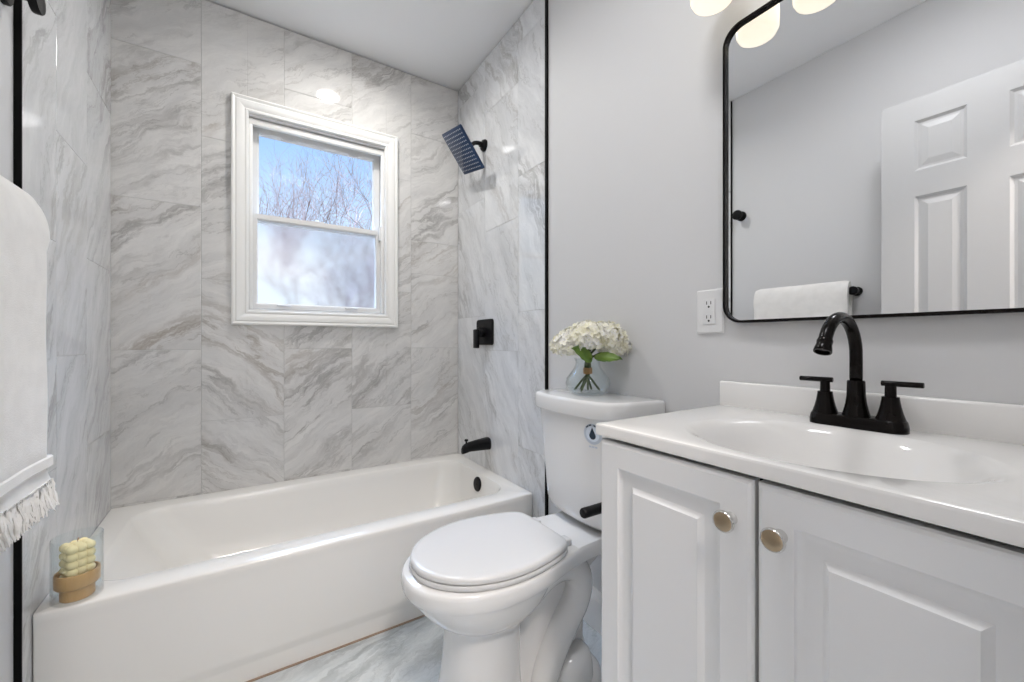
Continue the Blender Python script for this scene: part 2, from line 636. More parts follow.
    obj('grout', bm, M['grout'], wr, smooth=None)

    cl = [(1.415, 1.637, [0.685, 1.31, 1.935]), (1.637, 1.922, [0.37, 0.993, 1.62, 2.24]), (1.922, 2.239, [0.685, 1.313, 1.94])]
    tiles(wl, 'tile_panel', M['tile_side'], lambda s, t, h: Vector((XL(s) - 0.010 + h, s, t)), None, cl, 37, zt, 0.0, g=0.0005, c=0.0005)
    bm = BM()
    prism(bm, [(XL(1.415) - 0.013, 1.415), (XL(1.415) - 0.0015, 1.415), (XL(2.245) - 0.0015, 2.245), (XL(2.245) - 0.013, 2.245)], 0, zt)
    obj('grout', bm, M['grout'], wl, smooth=None)

    # black edge trims at both tile ends
    bm = bbox_bm(XT - 0.003, XR + 0.002, 1.366, 1.378, 0, zt)
    structure(obj('trim_1', bm, M['edge_black'], smooth=None), 'thin black metal strip edging the right tiled wall', 'trim')
    bm = BM()
    prism(bm, [(XL(1.41) - 0.014, 1.4105), (XL(1.41) + 0.001, 1.4105), (XL(1.415) + 0.001, 1.4145), (XL(1.415) - 0.014, 1.4145)], 0, zt)
    structure(obj('trim_2', bm, M['edge_black'], smooth=None), 'thin black metal strip edging the left tiled wall', 'trim')
    bm = bbox_bm(-0.448, XT - 0.002, YT + 0.004, YT + 0.016, 0.0, 0.004)
    structure(obj('trim_3', bm, M['caulk'], smooth=None), 'thin tan caulk line where the tub meets the floor', 'trim')
    # baseboards
    bm = BM()
    pr = [(0, 0), (0.014, 0), (0.014, 0.105), (0.010, 0.118), (0.006, 0.132), (0.004, 0.14), (0, 0.14)]
    loft(bm, [[Vector((XR - d, y, z)) for d, z in pr] for y in (0.612, 1.365)])
    structure(obj('baseboard_right', bm, M['trim_paint'], smooth=None), 'white baseboard along the wall behind the toilet', 'baseboard')
    bm = BM()
    loft(bm, [[Vector((XL(y) - 0.012 + d, y, z)) for d, z in pr] for y in (0.0, 1.397)])
    structure(obj('baseboard_left', bm, M['trim_paint'], smooth=None), 'white baseboard under the hanging towel', 'baseboard')


# ---------------------------------------------------------------- window
def ring_frame(bm, x0, x1, z0, z1, prof, y):
    """prof: list of (inset from outer edge, y offset toward the room); closed moulding mitred round a rectangle"""
    rings = []
    for ins, d in prof:
        rings.append([Vector((x0 + ins, y - d, z0 + ins)), Vector((x1 - ins, y - d, z0 + ins)),
                      Vector((x1 - ins, y - d, z1 - ins)), Vector((x0 + ins, y - d, z1 - ins))])
    rings.append(rings[0])
    vr = [[bm.verts.new(p) for p in r] for r in rings[:-1]]
    vr.append(vr[0])
    for a, b in zip(vr[:-1], vr[1:]):
        for i in range(4):
            bm.faces.new((a[i], a[(i + 1) % 4], b[(i + 1) % 4], b[i]))


def build_window():
    Z = 1.033
    w = empty('window_1', (0.305, YB, 1.11))
    structure(w, 'white double-hung window with clear upper and frosted lower pane', 'window')
    bm = BM()
    ring_frame(bm, -0.072, 0.682, 1.112, 2.154,
               [(0, -0.002), (0, 0.020), (0.006, 0.024), (0.012, 0.022), (0.016, 0.019), (0.021, 0.022), (0.028, 0.022), (0.046, 0.016), (0.052, 0.013),
                (0.056, 0.015), (0.063, 0.015), (0.066, 0.012), (0.066, -0.002)], YB)
    obj('casing', bm, M['casing'], w, smooth=20)
    # jamb liner and vinyl frame
    bm = BM()
    ring_frame(bm, -0.012, 0.622, 1.176, 2.086, [(0, 0.0), (0.008, 0.0), (0.008, -0.035), (0.014, -0.035), (0.014, -0.115), (0.026, -0.115), (0.026, -0.14), (0, -0.14)], YB)
    obj('frame', bm, M['vinyl'], w, smooth=20)
    # upper sash (outer)
    bm = BM()
    ring_frame(bm, 0.003, 0.606, 1.612, 2.068, [(0, -0.074), (0.027, -0.074), (0.034, -0.080), (0.034, -0.100), (0.0, -0.104)], YB)
    us = obj('upper_sash', bm, M['vinyl'], w, smooth=20)
    bm = bbox_bm(0.034, 0.575, YB + 0.086, YB + 0.090, 1.642, 2.038)
    obj('pane', bm, M['glass'], us, smooth=None)
    # lower sash (inner)
    bm = BM()
    ring_frame(bm, 0.003, 0.606, 1.192, 1.640, [(0, -0.038), (0.021, -0.038), (0.027, -0.043), (0.027, -0.064), (0.0, -0.068)], YB)
    ls = obj('lower_sash', bm, M['vinyl'], w, smooth=20)
    bm = bbox_bm(0.028, 0.581, YB + 0.049, YB + 0.055, 1.217, 1.615)
    obj('pane', bm, M['frosted'], ls, smooth=None)
    # head stop and side track
    bm = bbox_bm(-0.004, 0.614, YB + 0.012, YB + 0.034, 2.046, 2.074, 0.003)
    obj('head_stop', bm, M['casing'], w, smooth=30)
    for x in (-0.004, 0.600):
        bm = bbox_bm(x, x + 0.014, YB + 0.014, YB + 0.036, 1.19, 2.05, 0.002)
        obj('side_stop', bm, M['casing'], w, smooth=30)
    # little sash clips
    for x in (0.13, 0.44):
        bm = bbox_bm(x, x + 0.05, YB + 0.066, YB + 0.080, 2.024, 2.036, 0.003)
        obj('sash_clip', bm, M['plastic'], w, smooth=30)
        bm = bbox_bm(x - 0.02, x + 0.04, YB + 0.024, YB + 0.040, 1.205, 1.214, 0.003)
        obj('sash_lift', bm, M['plastic'], w, smooth=30)
    bm = bbox_bm(0.26, 0.32, YB + 0.040, YB + 0.066, 1.640, 1.645, 0.002)
    lathe(bm, [(0.010, 0), (0.010, 0.003), (0.007, 0.005), (0.0, 0.005)], (0.29, YB + 0.053, 1.645), n=16)
    obj('sash_lock', bm, M['plastic'], w, smooth=30)
    bm = bbox_bm(0.588, 0.606, YB + 0.022, YB + 0.040, 1.585, 1.66, 0.003)
    obj('tilt_latch', bm, M['plastic'], w, smooth=30)
    adopt(w)


# ---------------------------------------------------------------- trees outside
def tree(name, label, base, height, seed, mat, lean=0.0, r0=0.06, spread=0.75, levels=6):
    rnd = random.Random(seed)
    bt, bw = BM(), BM()

    def grow(p, d, ln, r, lv):
        pts, rad = [p], [r]
        q, dd = p.copy(), d.copy()
        k = 3
        for i in range(k):
            dd = (dd + Vector((rnd.uniform(-1, 1), rnd.uniform(-1, 1), rnd.uniform(-0.6, 1.0))) * 0.17).normalized()
            q = q + dd * ln / k
            pts.append(q)
            rad.append(r * (1 - 0.4 * (i + 1) / k))
        tube(bt if lv >= levels - 1 else bw, pts, rad, 8 if lv >= levels - 1 else 4, caps=False)
        if lv <= 0:
            return
        for c in range(3):
            a = Vector((rnd.uniform(-1, 1), rnd.uniform(-1, 1), rnd.uniform(-0.3, 1.0))).normalized()
            nd = (dd * (1 - spread * 0.45) + a * spread).normalized()
            at = pts[-1] if c < 2 else pts[rnd.choice((1, 2))]
            grow(at, nd, ln * rnd.uniform(0.62, 0.82), r * 0.6, lv - 1)

    grow(Vector(base), Vector((lean, 0.05, 1)).normalized(), height * 0.34, r0, levels)
    t = empty(name, base)
    tag(t, label, 'tree', 'bare trees outside the window')
    obj('trunk', bt, mat[0], t, smooth=60, recalc=False)
    br = obj('branches', bw, mat[1], t, smooth=None, recalc=False)
    br['kind'] = 'stuff'
    adopt(t)


# ---------------------------------------------------------------- bathtub
def build_tub():
    t = empty('bathtub', (0.3, 1.85, 0.0))
    tag(t, 'white alcove bathtub with plain front apron under the window', 'bathtub')
    x1, y1 = XT - 0.0015, YB - 0.0015
    rings = []

    def outer(y0, z, r=0.004):
        pts = rrect(-0.46, x1, y0, y1, r, z, 8)
        for p in pts:
            if p.x < 0.2:
                p.x = XL(p.y) + 0.0015 + (p.x + 0.46)
        return pts

    for y0, z in ((YT + 0.010, 0.001), (YT + 0.010, 0.052), (YT + 0.0085, 0.060), (YT + 0.003, 0.078), (YT + 0.001, 0.090), (YT + 0.001, 0.318), (YT + 0.0005, 0.334), (YT - 0.001, 0.345),
                  (YT - 0.001, 0.360), (YT + 0.001, 0.3645), (YT + 0.005, 0.367)):
        rings.append(outer(y0, z))
    for xa, xb, ya, yb, r, z in ((-0.385, 0.990, 1.553, 2.165, 0.10, 0.367), (-0.378, 0.984, 1.560, 2.158, 0.10, 0.364), (-0.370, 0.980, 1.566, 2.152, 0.10, 0.354),
                                 (-0.362, 0.977, 1.570, 2.147, 0.10, 0.335), (-0.325, 0.968, 1.580, 2.135, 0.11, 0.27), (-0.275, 0.957, 1.592, 2.120, 0.12, 0.19),
                                 (-0.235, 0.945, 1.605, 2.105, 0.13, 0.135), (-0.205, 0.925, 1.622, 2.085, 0.14, 0.108), (-0.16, 0.885, 1.655, 2.05, 0.15, 0.097),
                                 (0.0, 0.75, 1.78, 1.93, 0.07, 0.094)):
        rings.append(rrect(xa, xb, ya, yb, r, z, 8))
    bm = BM()
    loft(bm, rings, cap0=False)
    obj('tub_shell', bm, M['tub'], t, smooth=35)
    # overflow plate on the drain end wall
    bm = BM()
    lathe(bm, [(0.036, -0.004), (0.036, 0.004), (0.033, 0.008), (0.022, 0.010), (0.0, 0.010)], (0.974, 1.842, 0.312), (-1, 0, 0.1), 32)
    lathe(bm, [(0.005, 0.009), (0.005, 0.012), (0.0, 0.0125)], (0.974, 1.842, 0.312), (-1, 0, 0.1), 12)
    o = obj('overflow_plate', bm, M['black'], t)
    o['label'] = 'black overflow plate'
    bm = BM()
    lathe(bm, [(0.034, -0.004), (0.034, 0.002), (0.028, 0.004), (0.02, 0.001), (0.0, 0.001)], (0.80, 1.855, 0.0965), (0, 0, 1), 28)
    o = obj('drain', bm, M['black'], t)
    o['label'] = 'black drain'
    adopt(t)


# ---------------------------------------------------------------- shower fittings
def build_shower():
    # shower head and arm
    t = empty('showerhead', (XT, 1.908, 2.076))
    tag(t, 'square black rain shower head tilted off a short arm', 'shower head')
    bm = BM()
    lathe(bm, [(0.031, -0.001), (0.031, 0.006), (0.027, 0.014), (0.014, 0.018), (0.013, 0.03)], (XT, 1.908, 2.076), (-1, 0, 0), 28)
    obj('wall_flange', bm, M['black'], t)
    ce = Vector((0.915, 1.895, 2.010))
    th = math.radians(54)
    e1 = Vector((math.cos(th), 0.0, -math.sin(th)))
    e2 = Vector((0, -1, 0)).normalized()
    e2 = (e2 + Vector((0.0, 0, -0.20))).normalized()
    nrm = e1.cross(e2).normalized()
    if nrm.x > 0:
        nrm = -nrm
    neck = ce - nrm * 0.045
    bm = BM()
    tube(bm, smooth_path([(XT - 0.005, 1.908, 2.076), (XT - 0.03, 1.906, 2.080), (XT - 0.062, 1.902, 2.072), neck + (neck - ce) * 0.25 + Vector((0, 0, 0.004)), neck]), 0.0105, 16)
    obj('shower_arm', bm, M['black'], t)
    bm = BM()
    lathe(bm, [(0.0, 0.0), (0.013, 0.0), (0.018, 0.006), (0.019, 0.016), (0.015, 0.024), (0.02, 0.034), (0.022, 0.042)], neck - nrm * 0.004, nrm, 24)
    obj('swivel_joint', bm, M['black'], t)
    s = 0.112
    bm = BM()
    def sq(k, h):
        r = 0.008
        base = rrect(-k, k, -k, k, r, 0, 4)
        return [ce + e1 * p.x + e2 * p.y + nrm * h for p in base]
    loft(bm, [sq(s - 0.003, -0.006), sq(s, -0.004), sq(s, 0.004), sq(s - 0.003, 0.006)])
    fp = obj('spray_plate', bm, M['head_sheen'], t)
    bm = BM()
    n = 11
    for i in range(n):
        for j in range(n):
            p = ce + e1 * (s * 0.84 * (2 * i / (n - 1) - 1)) + e2 * (s * 0.84 * (2 * j / (n - 1) - 1)) + nrm * 0.006
            lathe(bm, [(0.0032, 0), (0.0028, 0.0015), (0.0016, 0.002)], p, nrm, 6, cap0=False)
    nz = obj('nozzles', bm, M['nozzle'], t)
    nz['kind'] = 'stuff'
    nz['label'] = 'grid of pale rubber nozzles'
    adopt(t)

    # valve
    t = empty('shower_valve', (XT, 1.897, 1.085))
    tag(t, 'black square shower valve with lever on the right tiled wall', 'shower valve')
    bm = BM()
    pl = [Vector((0, p.x, p.y)) for p in rrect(-0.085, 0.085, -0.068, 0.068, 0.016, 0, 5)]
    def at(k, x):
        return [Vector((x, 1.897 + p.y * k, 1.085 + p.z * k)) for p in pl]
    loft(bm, [at(1, XT + 0.002), at(1, XT - 0.008), at(0.96, XT - 0.012)])
    obj('escutcheon', bm, M['black'], t)
    bm = BM()
    lathe(bm, [(0.026, 0.0), (0.026, 0.026), (0.022, 0.032), (0.0, 0.032)], (XT - 0.011, 1.905, 1.085), (-1, 0, 0), 28)
    obj('valve_hub', bm, M['black'], t)
    bm = bbox_bm(XT - 0.060, XT - 0.040, 1.888, 1.930, 1.000, 1.100, 0.006)
    obj('lever', bm, M['black'], t)
    adopt(t)

    # tub spout
    t = empty('tub_spout', (XT, 1.875, 0.503))
    tag(t, 'black tub spout with diverter knob on the right tiled wall', 'tub spout')
    bm = BM()
    y, z = 1.868, 0.505
    rings = []
    for x, w, zt, zb in ((XT + 0.001, 0.031, 0.031, -0.033), (XT - 0.010, 0.031, 0.031, -0.033), (XT - 0.02, 0.029, 0.030, -0.032), (XT - 0.07, 0.026, 0.025, -0.030),
                         (XT - 0.115, 0.023, 0.018, -0.029), (XT - 0.132, 0.021, 0.013, -0.034), (XT - 0.145, 0.018, 0.004, -0.036), (XT - 0.151, 0.013, -0.008, -0.036)):
        zc, hz = (zt + zb) / 2, (zt - zb) / 2
        rings.append([Vector((x, y + w * math.copysign(abs(math.cos(a)) ** 0.75, math.cos(a)), z + zc + hz * math.copysign(abs(math.sin(a)) ** 0.75, math.sin(a))))
                      for a in [2 * PI * i / 24 for i in range(24)]])
    loft(bm, rings)
    obj('spout_body', bm, M['black'], t, smooth=50)
    bm = BM()
    lathe(bm, [(0.0045, -0.006), (0.0045, 0.010), (0.009, 0.013), (0.010, 0.018), (0.007, 0.022), (0, 0.022)], (XT - 0.128, y, z + 0.014), (0, 0, 1), 16)
    obj('diverter_knob', bm, M['black'], t)
    adopt(t)


# ---------------------------------------------------------------- toilet
def cr(ctrl, per=6):
    return smooth_path([(a, b, 0) for a, b in ctrl], per)


def outline(ctrl, z, sx=1.0, sy=1.0, cx=0.56, per=6):
    """ctrl (x, half width) from the front tip (hw 0) to the back (hw 0): closed outline around y = YC"""
    half = cr(ctrl, per)
    pts = [Vector((cx + (p.x - cx) * sx, YC - max(p.y, 0) * sy, z)) for p in half]
    pts += [Vector((cx + (p.x - cx) * sx, YC + max(p.y, 0) * sy, z)) for p in half[-2:0:-1]]
    return pts


RIM = [(0.322, 0), (0.330, 0.048), (0.362, 0.102), (0.42, 0.147), (0.50, 0.172), (0.58, 0.174), (0.66, 0.160), (0.74, 0.136), (0.82, 0.118), (0.90, 0.112), (0.96, 0.112), (0.985, 0.10), (0.99, 0.06), (0.99, 0)]
LID = [(0.346, 0), (0.352, 0.042), (0.380, 0.092), (0.435, 0.138), (0.515, 0.165), (0.595, 0.168), (0.670, 0.154), (0.725, 0.135), (0.750, 0.115), (0.758, 0.085), (0.760, 0.04), (0.760, 0)]


def egg(xf, xb, hw, z, n=13):
    """same vertex count as outline(): front ellipse, squarer back"""
    half = []
    m = (len(RIM) - 1) * 6
    for i in range(m + 1):
        a = PI * i / m
        c = math.cos(a)
        cx = xf + (xb - xf) * 0.5
        half.append((cx - c * (xb - xf) / 2, hw * math.sin(a) ** (0.8)))
    pts = [Vector((x, YC - h, z)) for x, h in half]
    pts += [Vector((x, YC + h, z)) for x, h in half[-2:0:-1]]
    return pts


def tank_ring(z, front, corner, back, hw, n=40):
    pts = []
    for i in range(n + 1):
        s = -1 + 2 * i / n
        t = math.sin(s * PI / 2)
        x = front + (corner - front) * t * t + (back - corner) * abs(t) ** 16
        pts.append(Vector((x, YC + 0.006 + t * hw, z)))
    return pts


def build_toilet():
    t = empty('toilet', (0.7, YC, 0))
    tag(t, 'white two-piece toilet with closed lid between tub and vanity', 'toilet')
    bm = BM()
    # rim band with rear deck
    R = lambda z, s: outline(RIM, z, s, s)
    loft(bm, [R(0.394, 0.93), R(0.396, 0.975), R(0.403, 0.992), R(0.415, 1.0), R(0.430, 1.0), R(0.438, 0.99), R(0.442, 0.97)])
    # bowl underside flowing into the pedestal
    prof = [(0.333, 0.750, 0.168, 0.402), (0.338, 0.748, 0.166, 0.392), (0.352, 0.738, 0.160, 0.370), (0.374, 0.722, 0.149, 0.342), (0.400, 0.700, 0.134, 0.318), (0.424, 0.675, 0.117, 0.302),
            (0.437, 0.658, 0.104, 0.291), (0.440, 0.648, 0.099, 0.27), (0.437, 0.645, 0.098, 0.20), (0.428, 0.645, 0.101, 0.13), (0.416, 0.65, 0.107, 0.07), (0.405, 0.655, 0.114, 0.03), (0.400, 0.66, 0.118, 0.0)]
    loft(bm, [egg(a, b, h, z) for a, b, h, z in prof])
    # rear web between pedestal and wall side, narrower than the bowl
    loft(bm, [rrect(0.58, 0.93, YC - 0.045, YC + 0.045, 0.03, 0.0), rrect(0.58, 0.90, YC - 0.034, YC + 0.034, 0.03, 0.10), rrect(0.60, 0.90, YC - 0.036, YC + 0.036, 0.03, 0.30), rrect(0.60, 0.95, YC - 0.075, YC + 0.075, 0.03, 0.38), rrect(0.60, 0.975, YC - 0.095, YC + 0.095, 0.03, 0.40)])
    obj('bowl', bm, M['porcelain'], t, smooth=50)
    # the S of the trapway showing on both sides
    bm = BM()
    for s in (-1, 1):
        yo = YC + s * 0.050
        path = smooth_path([(0.655, yo, 0.315), (0.715, yo, 0.352), (0.775, yo, 0.366), (0.828, yo, 0.350), (0.852, yo, 0.305), (0.838, yo, 0.250), (0.797, yo, 0.195), (0.757, yo, 0.135), (0.722, yo, 0.065), (0.71, yo, 0.0)], 6)
        k = len(path)
        tube(bm, path, [0.039 + 0.004 * math.sin(PI * i / k) for i in range(k)], 20)
    obj('trapway', bm, M['porcelain'], t, smooth=60)
    bm = BM()
    loft(bm, [rrect(0.60, 0.935, YC - 0.122, YC + 0.122, 0.10, 0.0), rrect(0.60, 0.935, YC - 0.122, YC + 0.122, 0.10, 0.022), rrect(0.612, 0.925, YC - 0.112, YC + 0.112, 0.09, 0.034), rrect(0.63, 0.91, YC - 0.08, YC + 0.08, 0.06, 0.045)])
    loft(bm, [rrect(0.745, 0.885, YC - 0.118, YC + 0.118, 0.06, 0.0), rrect(0.75, 0.883, YC - 0.115, YC + 0.115, 0.06, 0.07), rrect(0.765, 0.878, YC - 0.105, YC + 0.105, 0.055, 0.098), rrect(0.79, 0.865, YC - 0.08, YC + 0.08, 0.035, 0.108)])
    obj('foot', bm, M['porcelain'], t, smooth=50)
    # seat and lid
    S = lambda z, s: outline(LID, z, s, s)
    bm = BM()
    loft(bm, [S(0.443, 0.975), S(0.4445, 0.998), S(0.449, 1.010), S(0.455, 1.010), S(0.458, 1.0)])
    obj('seat', bm, M['seat'], t, smooth=50)
    bm = BM()
    loft(bm, [S(0.4605, 0.985), S(0.4615, 1.0), S(0.468, 1.003), S(0.4725, 0.996), S(0.4755, 0.975), S(0.4765, 0.92), S(0.477, 0.5)])
    obj('lid', bm, M['seat'], t, smooth=50)
    for s in (-1, 1):
        bm = bbox_bm(0.755, 0.790, YC + s * 0.075 - 0.018, YC + s * 0.075 + 0.018, 0.440, 0.460, 0.005, 3)
        obj('hinge', bm, M['seat'], t)
    # tank
    bm = BM()
    B = 1.046
    tr = []
    for z, k in ((0.4425, 0.80), (0.447, 0.88), (0.458, 0.94), (0.475, 0.98), (0.50, 1.0)):
        hw = 0.179 * k
        tr.append(tank_ring(z, 0.858 + (1 - k) * 0.5, 0.895 + (1 - k) * 0.4, B - (1 - k) * 0.2, hw))
    for z in (0.60, 0.70, 0.808):
        f = (z - 0.50) / 0.308
        tr.append(tank_ring(z, 0.858 - 0.018 * f, 0.895 - 0.020 * f, B, 0.179 + 0.024 * f))
    loft(bm, tr)
    tank = obj('tank', bm, M['porcelain'], t, smooth=50)
    bm = BM()
    LR = lambda z, d: tank_ring(z, 0.826 + d, 0.862 + d, 1.050 - d * 0.4, 0.2195 - d)
    loft(bm, [LR(0.806, 0.006), LR(0.807, 0.002), LR(0.811, 0.0), LR(0.848, 0.0), LR(0.854, 0.002), LR(0.8575, 0.006), LR(0.8585, 0.014)])
    obj('tank_lid', bm, M['porcelain'], t, smooth=50)
    # round efficiency sticker with a water drop
    yb = YC - 0.109
    zc = 0.760

    def surf(y, z, off):
        f = (z - 0.50) / 0.308
        tt = (y - YC - 0.006) / (0.179 + 0.024 * f)
        fr, co = 0.858 - 0.018 * f, 0.895 - 0.020 * f
        return Vector((fr + (co - fr) * tt * tt - off, y, z))
    bm = BM()

    def patch(pts, off, mi):
        vs_ = [bm.verts.new(surf(yb + a, zc + b, off)) for a, b in pts]
        f = bm.faces.new(vs_)
        f.material_index = mi
    circ = lambda r, n=28: [(r * math.cos(2 * PI * i / n), r * math.sin(2 * PI * i / n)) for i in range(n)]
    patch(circ(0.031), 0.0006, 0)
    patch(circ(0.023), 0.0010, 1)
    drop = [(0.0, 0.021), (-0.005, 0.010), (-0.010, 0.0), (-0.0115, -0.006), (-0.009, -0.012), (-0.004, -0.0155), (0.0, -0.016), (0.004, -0.0155), (0.009, -0.012), (0.0115, -0.006), (0.010, 0.0), (0.005, 0.010)]
    patch(drop, 0.0014, 2)
    for a0, a1 in ((100, 118), (122, 140), (144, 160), (40, 60), (64, 84)):
        pts = [(0.029 * math.cos(math.radians(a)), 0.029 * math.sin(math.radians(a))) for a in range(a0, a1 + 1, 4)]
        pts += [(0.025 * math.cos(math.radians(a)), 0.025 * math.sin(math.radians(a))) for a in range(a1, a0 - 1, -4)]
        patch(pts, 0.0012, 2)
    for dx in (-0.014, -0.004, 0.006):
        patch([(dx, -0.036), (dx + 0.008, -0.036), (dx + 0.008, -0.041), (dx, -0.041)], 0.0008, 0)
    st = obj('sticker', bm, [M['sticker'], M['sticker_in'], M['sticker_dark']], tank, smooth=None)
    st['label'] = 'round blue-grey sticker with a dark water drop'
    adopt(t)


# ---------------------------------------------------------------- vanity
def door_panel(bm, y0, y1, z0, z1, xf, xb):
    """raised-panel door facing -x: front at xf, back at xb"""
    def ring(ins, d):
        return [Vector((xf + d, y0 + ins, z0 + ins)), Vector((xf + d, y1 - ins, z0 + ins)), Vector((xf + d, y1 - ins, z1 - ins)), Vector((xf + d, y0 + ins, z1 - ins))]
    loft(bm, [[Vector((xb, p.y, p.z)) for p in ring(0, 0)], ring(0, 0.006), ring(0.0025, 0.0025), ring(0.007, 0.0), ring(0.047, 0.0), ring(0.0485, 0.003), ring(0.052, 0.005), ring(0.059, 0.0075), ring(0.076, 0.0075),
              ring(0.0785, 0.0062), ring(0.083, 0.0022), ring(0.0845, 0.0003), ring(0.088, 0.0)])


def build_vanity():
    v = empty('vanity_cabinet', (0.82, 0.303, 0))
    tag(v, 'white two-door bathroom cabinet under the sink counter', 'cabinet')
    ya, yb, xf, xb = 0.008, 0.600, 0.6165, XR - 0.002
    bm = BM()
    box(bm, xf, xb, yb - 0.016, yb, 0.0, 0.845)
    box(bm, xf, xb, ya, ya + 0.016, 0.0, 0.845)
    box(bm, xf + 0.06, xf + 0.075, ya + 0.016, yb - 0.016, 0.0, 0.10)
    obj('carcass', bm, M['cabinet'], v, smooth=None)
    bm = BM()
    box(bm, xf + 0.002, xf + 0.06, ya + 0.0155, yb - 0.0155, 0.10, 0.115)
    box(bm, xf + 0.014, xf + 0.03, ya + 0.0155, yb - 0.0155, 0.115, 0.70)
    box(bm, xf + 0.014, xf + 0.03, ya + 0.0155, yb - 0.0155, 0.70, 0.842)
    o = obj('gap_shade_panel', bm, M['gap_shade'], v, smooth=None)  # dark panels added so the gaps round the doors read as shade
    o['label'] = 'dark panel added behind the doors as painted gap shade'
    for y0, y1, ky in ((0.302, 0.600, 0.332), (0.004, 0.2965, 0.266)):
        bm = BM()
        door_panel(bm, y0, y1, 0.095, 0.8375, 0.595, 0.6155)
        d = obj('door', bm, M['cabinet'], v, smooth=25)
        bm = BM()
        lathe(bm, [(0.0095, -0.001), (0.008, 0.004), (0.0055, 0.010), (0.0065, 0.014), (0.0135, 0.017), (0.0158, 0.0195), (0.0158, 0.0215), (0.0142, 0.0235)], (0.595, ky, 0.7745), (-1, 0, 0), 32, mi=0)
        lathe(bm, [(0.0138, 0.0232), (0.012, 0.0245), (0.006, 0.0265), (0.0, 0.0268)], (0.595, ky, 0.7745), (-1, 0, 0), 32, cap0=False, mi=1)
        k = obj('knob', bm, [M['chrome'], M['knob']], d, smooth=40)
        k['label'] = 'round brushed bronze knob'
    adopt(v)

    # integrated sink top
    c = empty('sink_counter', (0.82, 0.303, 0.839))
    tag(c, 'white one-piece vanity top with oval basin and low backsplash', 'sink')
    X0, X1, Y0, Y1, ZT, ZB = 0.592, XR - 0.001, -0.006, 0.608, 0.869, 0.8455
    bx, by = 0.788, 0.298
    n = 96
    rings = []

    def ell(ax, ay, z, dx=0.0, p=2.0):
        return [Vector((bx + dx + ax * math.copysign(abs(math.cos(a)) ** (2 / p), math.cos(a)), by + ay * math.copysign(abs(math.sin(a)) ** (2 / p), math.sin(a)), z)) for a in [2 * PI * i / n for i in range(n)]]

    def rect(ins, z):
        pts = []
        for i in range(n):
            a = 2 * PI * i / n
            cx, cy = (X0 + X1) / 2, (Y0 + Y1) / 2
            hx, hy = (X1 - X0) / 2 - ins, (Y1 - Y0) / 2 - ins
            # snap so that the four corners are kept
            ca, sa = math.cos(a), math.sin(a)
            m = max(abs(ca), abs(sa))
            pts.append(Vector((cx + hx * ca / m, cy + hy * sa / m, z)))
        return pts
    bm = BM()
    rr = [rect(0.008, ZB), rect(0.001, ZB), rect(0, ZB + 0.003), rect(0, ZB + 0.005), rect(0, ZT - 0.0055), rect(0, ZT - 0.004), rect(0.0012, ZT - 0.0012), rect(0.004, ZT), rect(0.008, ZT + 0.0004),
          ell(0.173, 0.214, ZT), ell(0.170, 0.209, ZT - 0.0008), ell(0.165, 0.202, ZT - 0.0028), ell(0.160, 0.195, ZT - 0.0065), ell(0.154, 0.187, ZT - 0.013),
          ell(0.147, 0.178, ZT - 0.026), ell(0.138, 0.167, ZT - 0.045), ell(0.124, 0.151, ZT - 0.072), ell(0.103, 0.127, ZT - 0.098), ell(0.075, 0.095, ZT - 0.116), ell(0.045, 0.056, ZT - 0.125), ell(0.022, 0.022, ZT - 0.128)]
    loft(bm, rr, cap0=False, cap1=True)
    # underside of the slab around the bowl
    obj('counter_top', bm, M['counter'], c, smooth=40)
    bm = bbox_bm(XR - 0.022, XR - 0.001, Y0, Y1 + 0.003, ZT - 0.004, ZT + 0.063, 0.006, 3)
    obj('backsplash', bm, M['counter'], c, smooth=40)
    bm = BM()
    lathe(bm, [(0.021, 0.0), (0.021, 0.002), (0.017, 0.0035), (0.014, 0.001), (0, 0.001)], (bx, by, ZT - 0.1285), n=24)
    o = obj('drain', bm, M['black'], c)
    adopt(c)

    # faucet
    f = empty('faucet', (0.985, 0.317, ZT))
    tag(f, 'black gooseneck two-handle faucet standing behind the basin', 'faucet')
    fx, fy = 0.985, 0.3065
    bm = BM()
    P = lambda k, z: [Vector((p.x, p.y, z)) for p in rrect(fx - 0.025 * k, fx + 0.025 * k, fy - 0.0505 - 0.025 * k, fy + 0.0505 + 0.025 * k, 0.023 * k, 0, 8)]
    loft(bm, [P(1, ZT - 0.001), P(1, ZT + 0.010), P(0.93, ZT + 0.019), P(0.86, ZT + 0.022), P(0.80, ZT + 0.0225)])
    obj('base_plate', bm, M['bronze'], f, smooth=45)
    bm = BM()
    lathe(bm, [(0.0225, 0.020), (0.0215, 0.024), (0.0195, 0.032), (0.0165, 0.046), (0.0148, 0.060), (0.0140, 0.088), (0.0128, 0.090), (0.0102, 0.0905)], (fx, fy, ZT), n=32)
    obj('spout_base', bm, M['bronze'], f, smooth=40)
    zt = 0.9925
    R = 0.073
    pts = [(fx, fy, ZT + 0.078), (fx, fy, 0.965), (fx, fy, zt + 0.005)]
    for i in range(1, 19):
        a = PI * i / 18 * 0.87
        pts.append((fx - R + R * math.cos(a), fy, zt + 0.014 + R * math.sin(a) * 0.98))
    bm = BM()
    tube(bm, pts, 0.0102, 24)
    obj('spout', bm, M['bronze'], f, smooth=60)
    tip = Vector(pts[-1])
    d = (Vector(pts[-1]) - Vector(pts[-2])).normalized()
    bm = BM()
    lathe(bm, [(0.0104, -0.004), (0.0118, 0.0), (0.0118, 0.004), (0.0112, 0.006), (0.0128, 0.014), (0.0137, 0.020), (0.0132, 0.022), (0.0108, 0.022), (0.0104, 0.018), (0.0, 0.018)], tip, d, 28)
    obj('spout_tip', bm, M['bronze'], f, smooth=40)
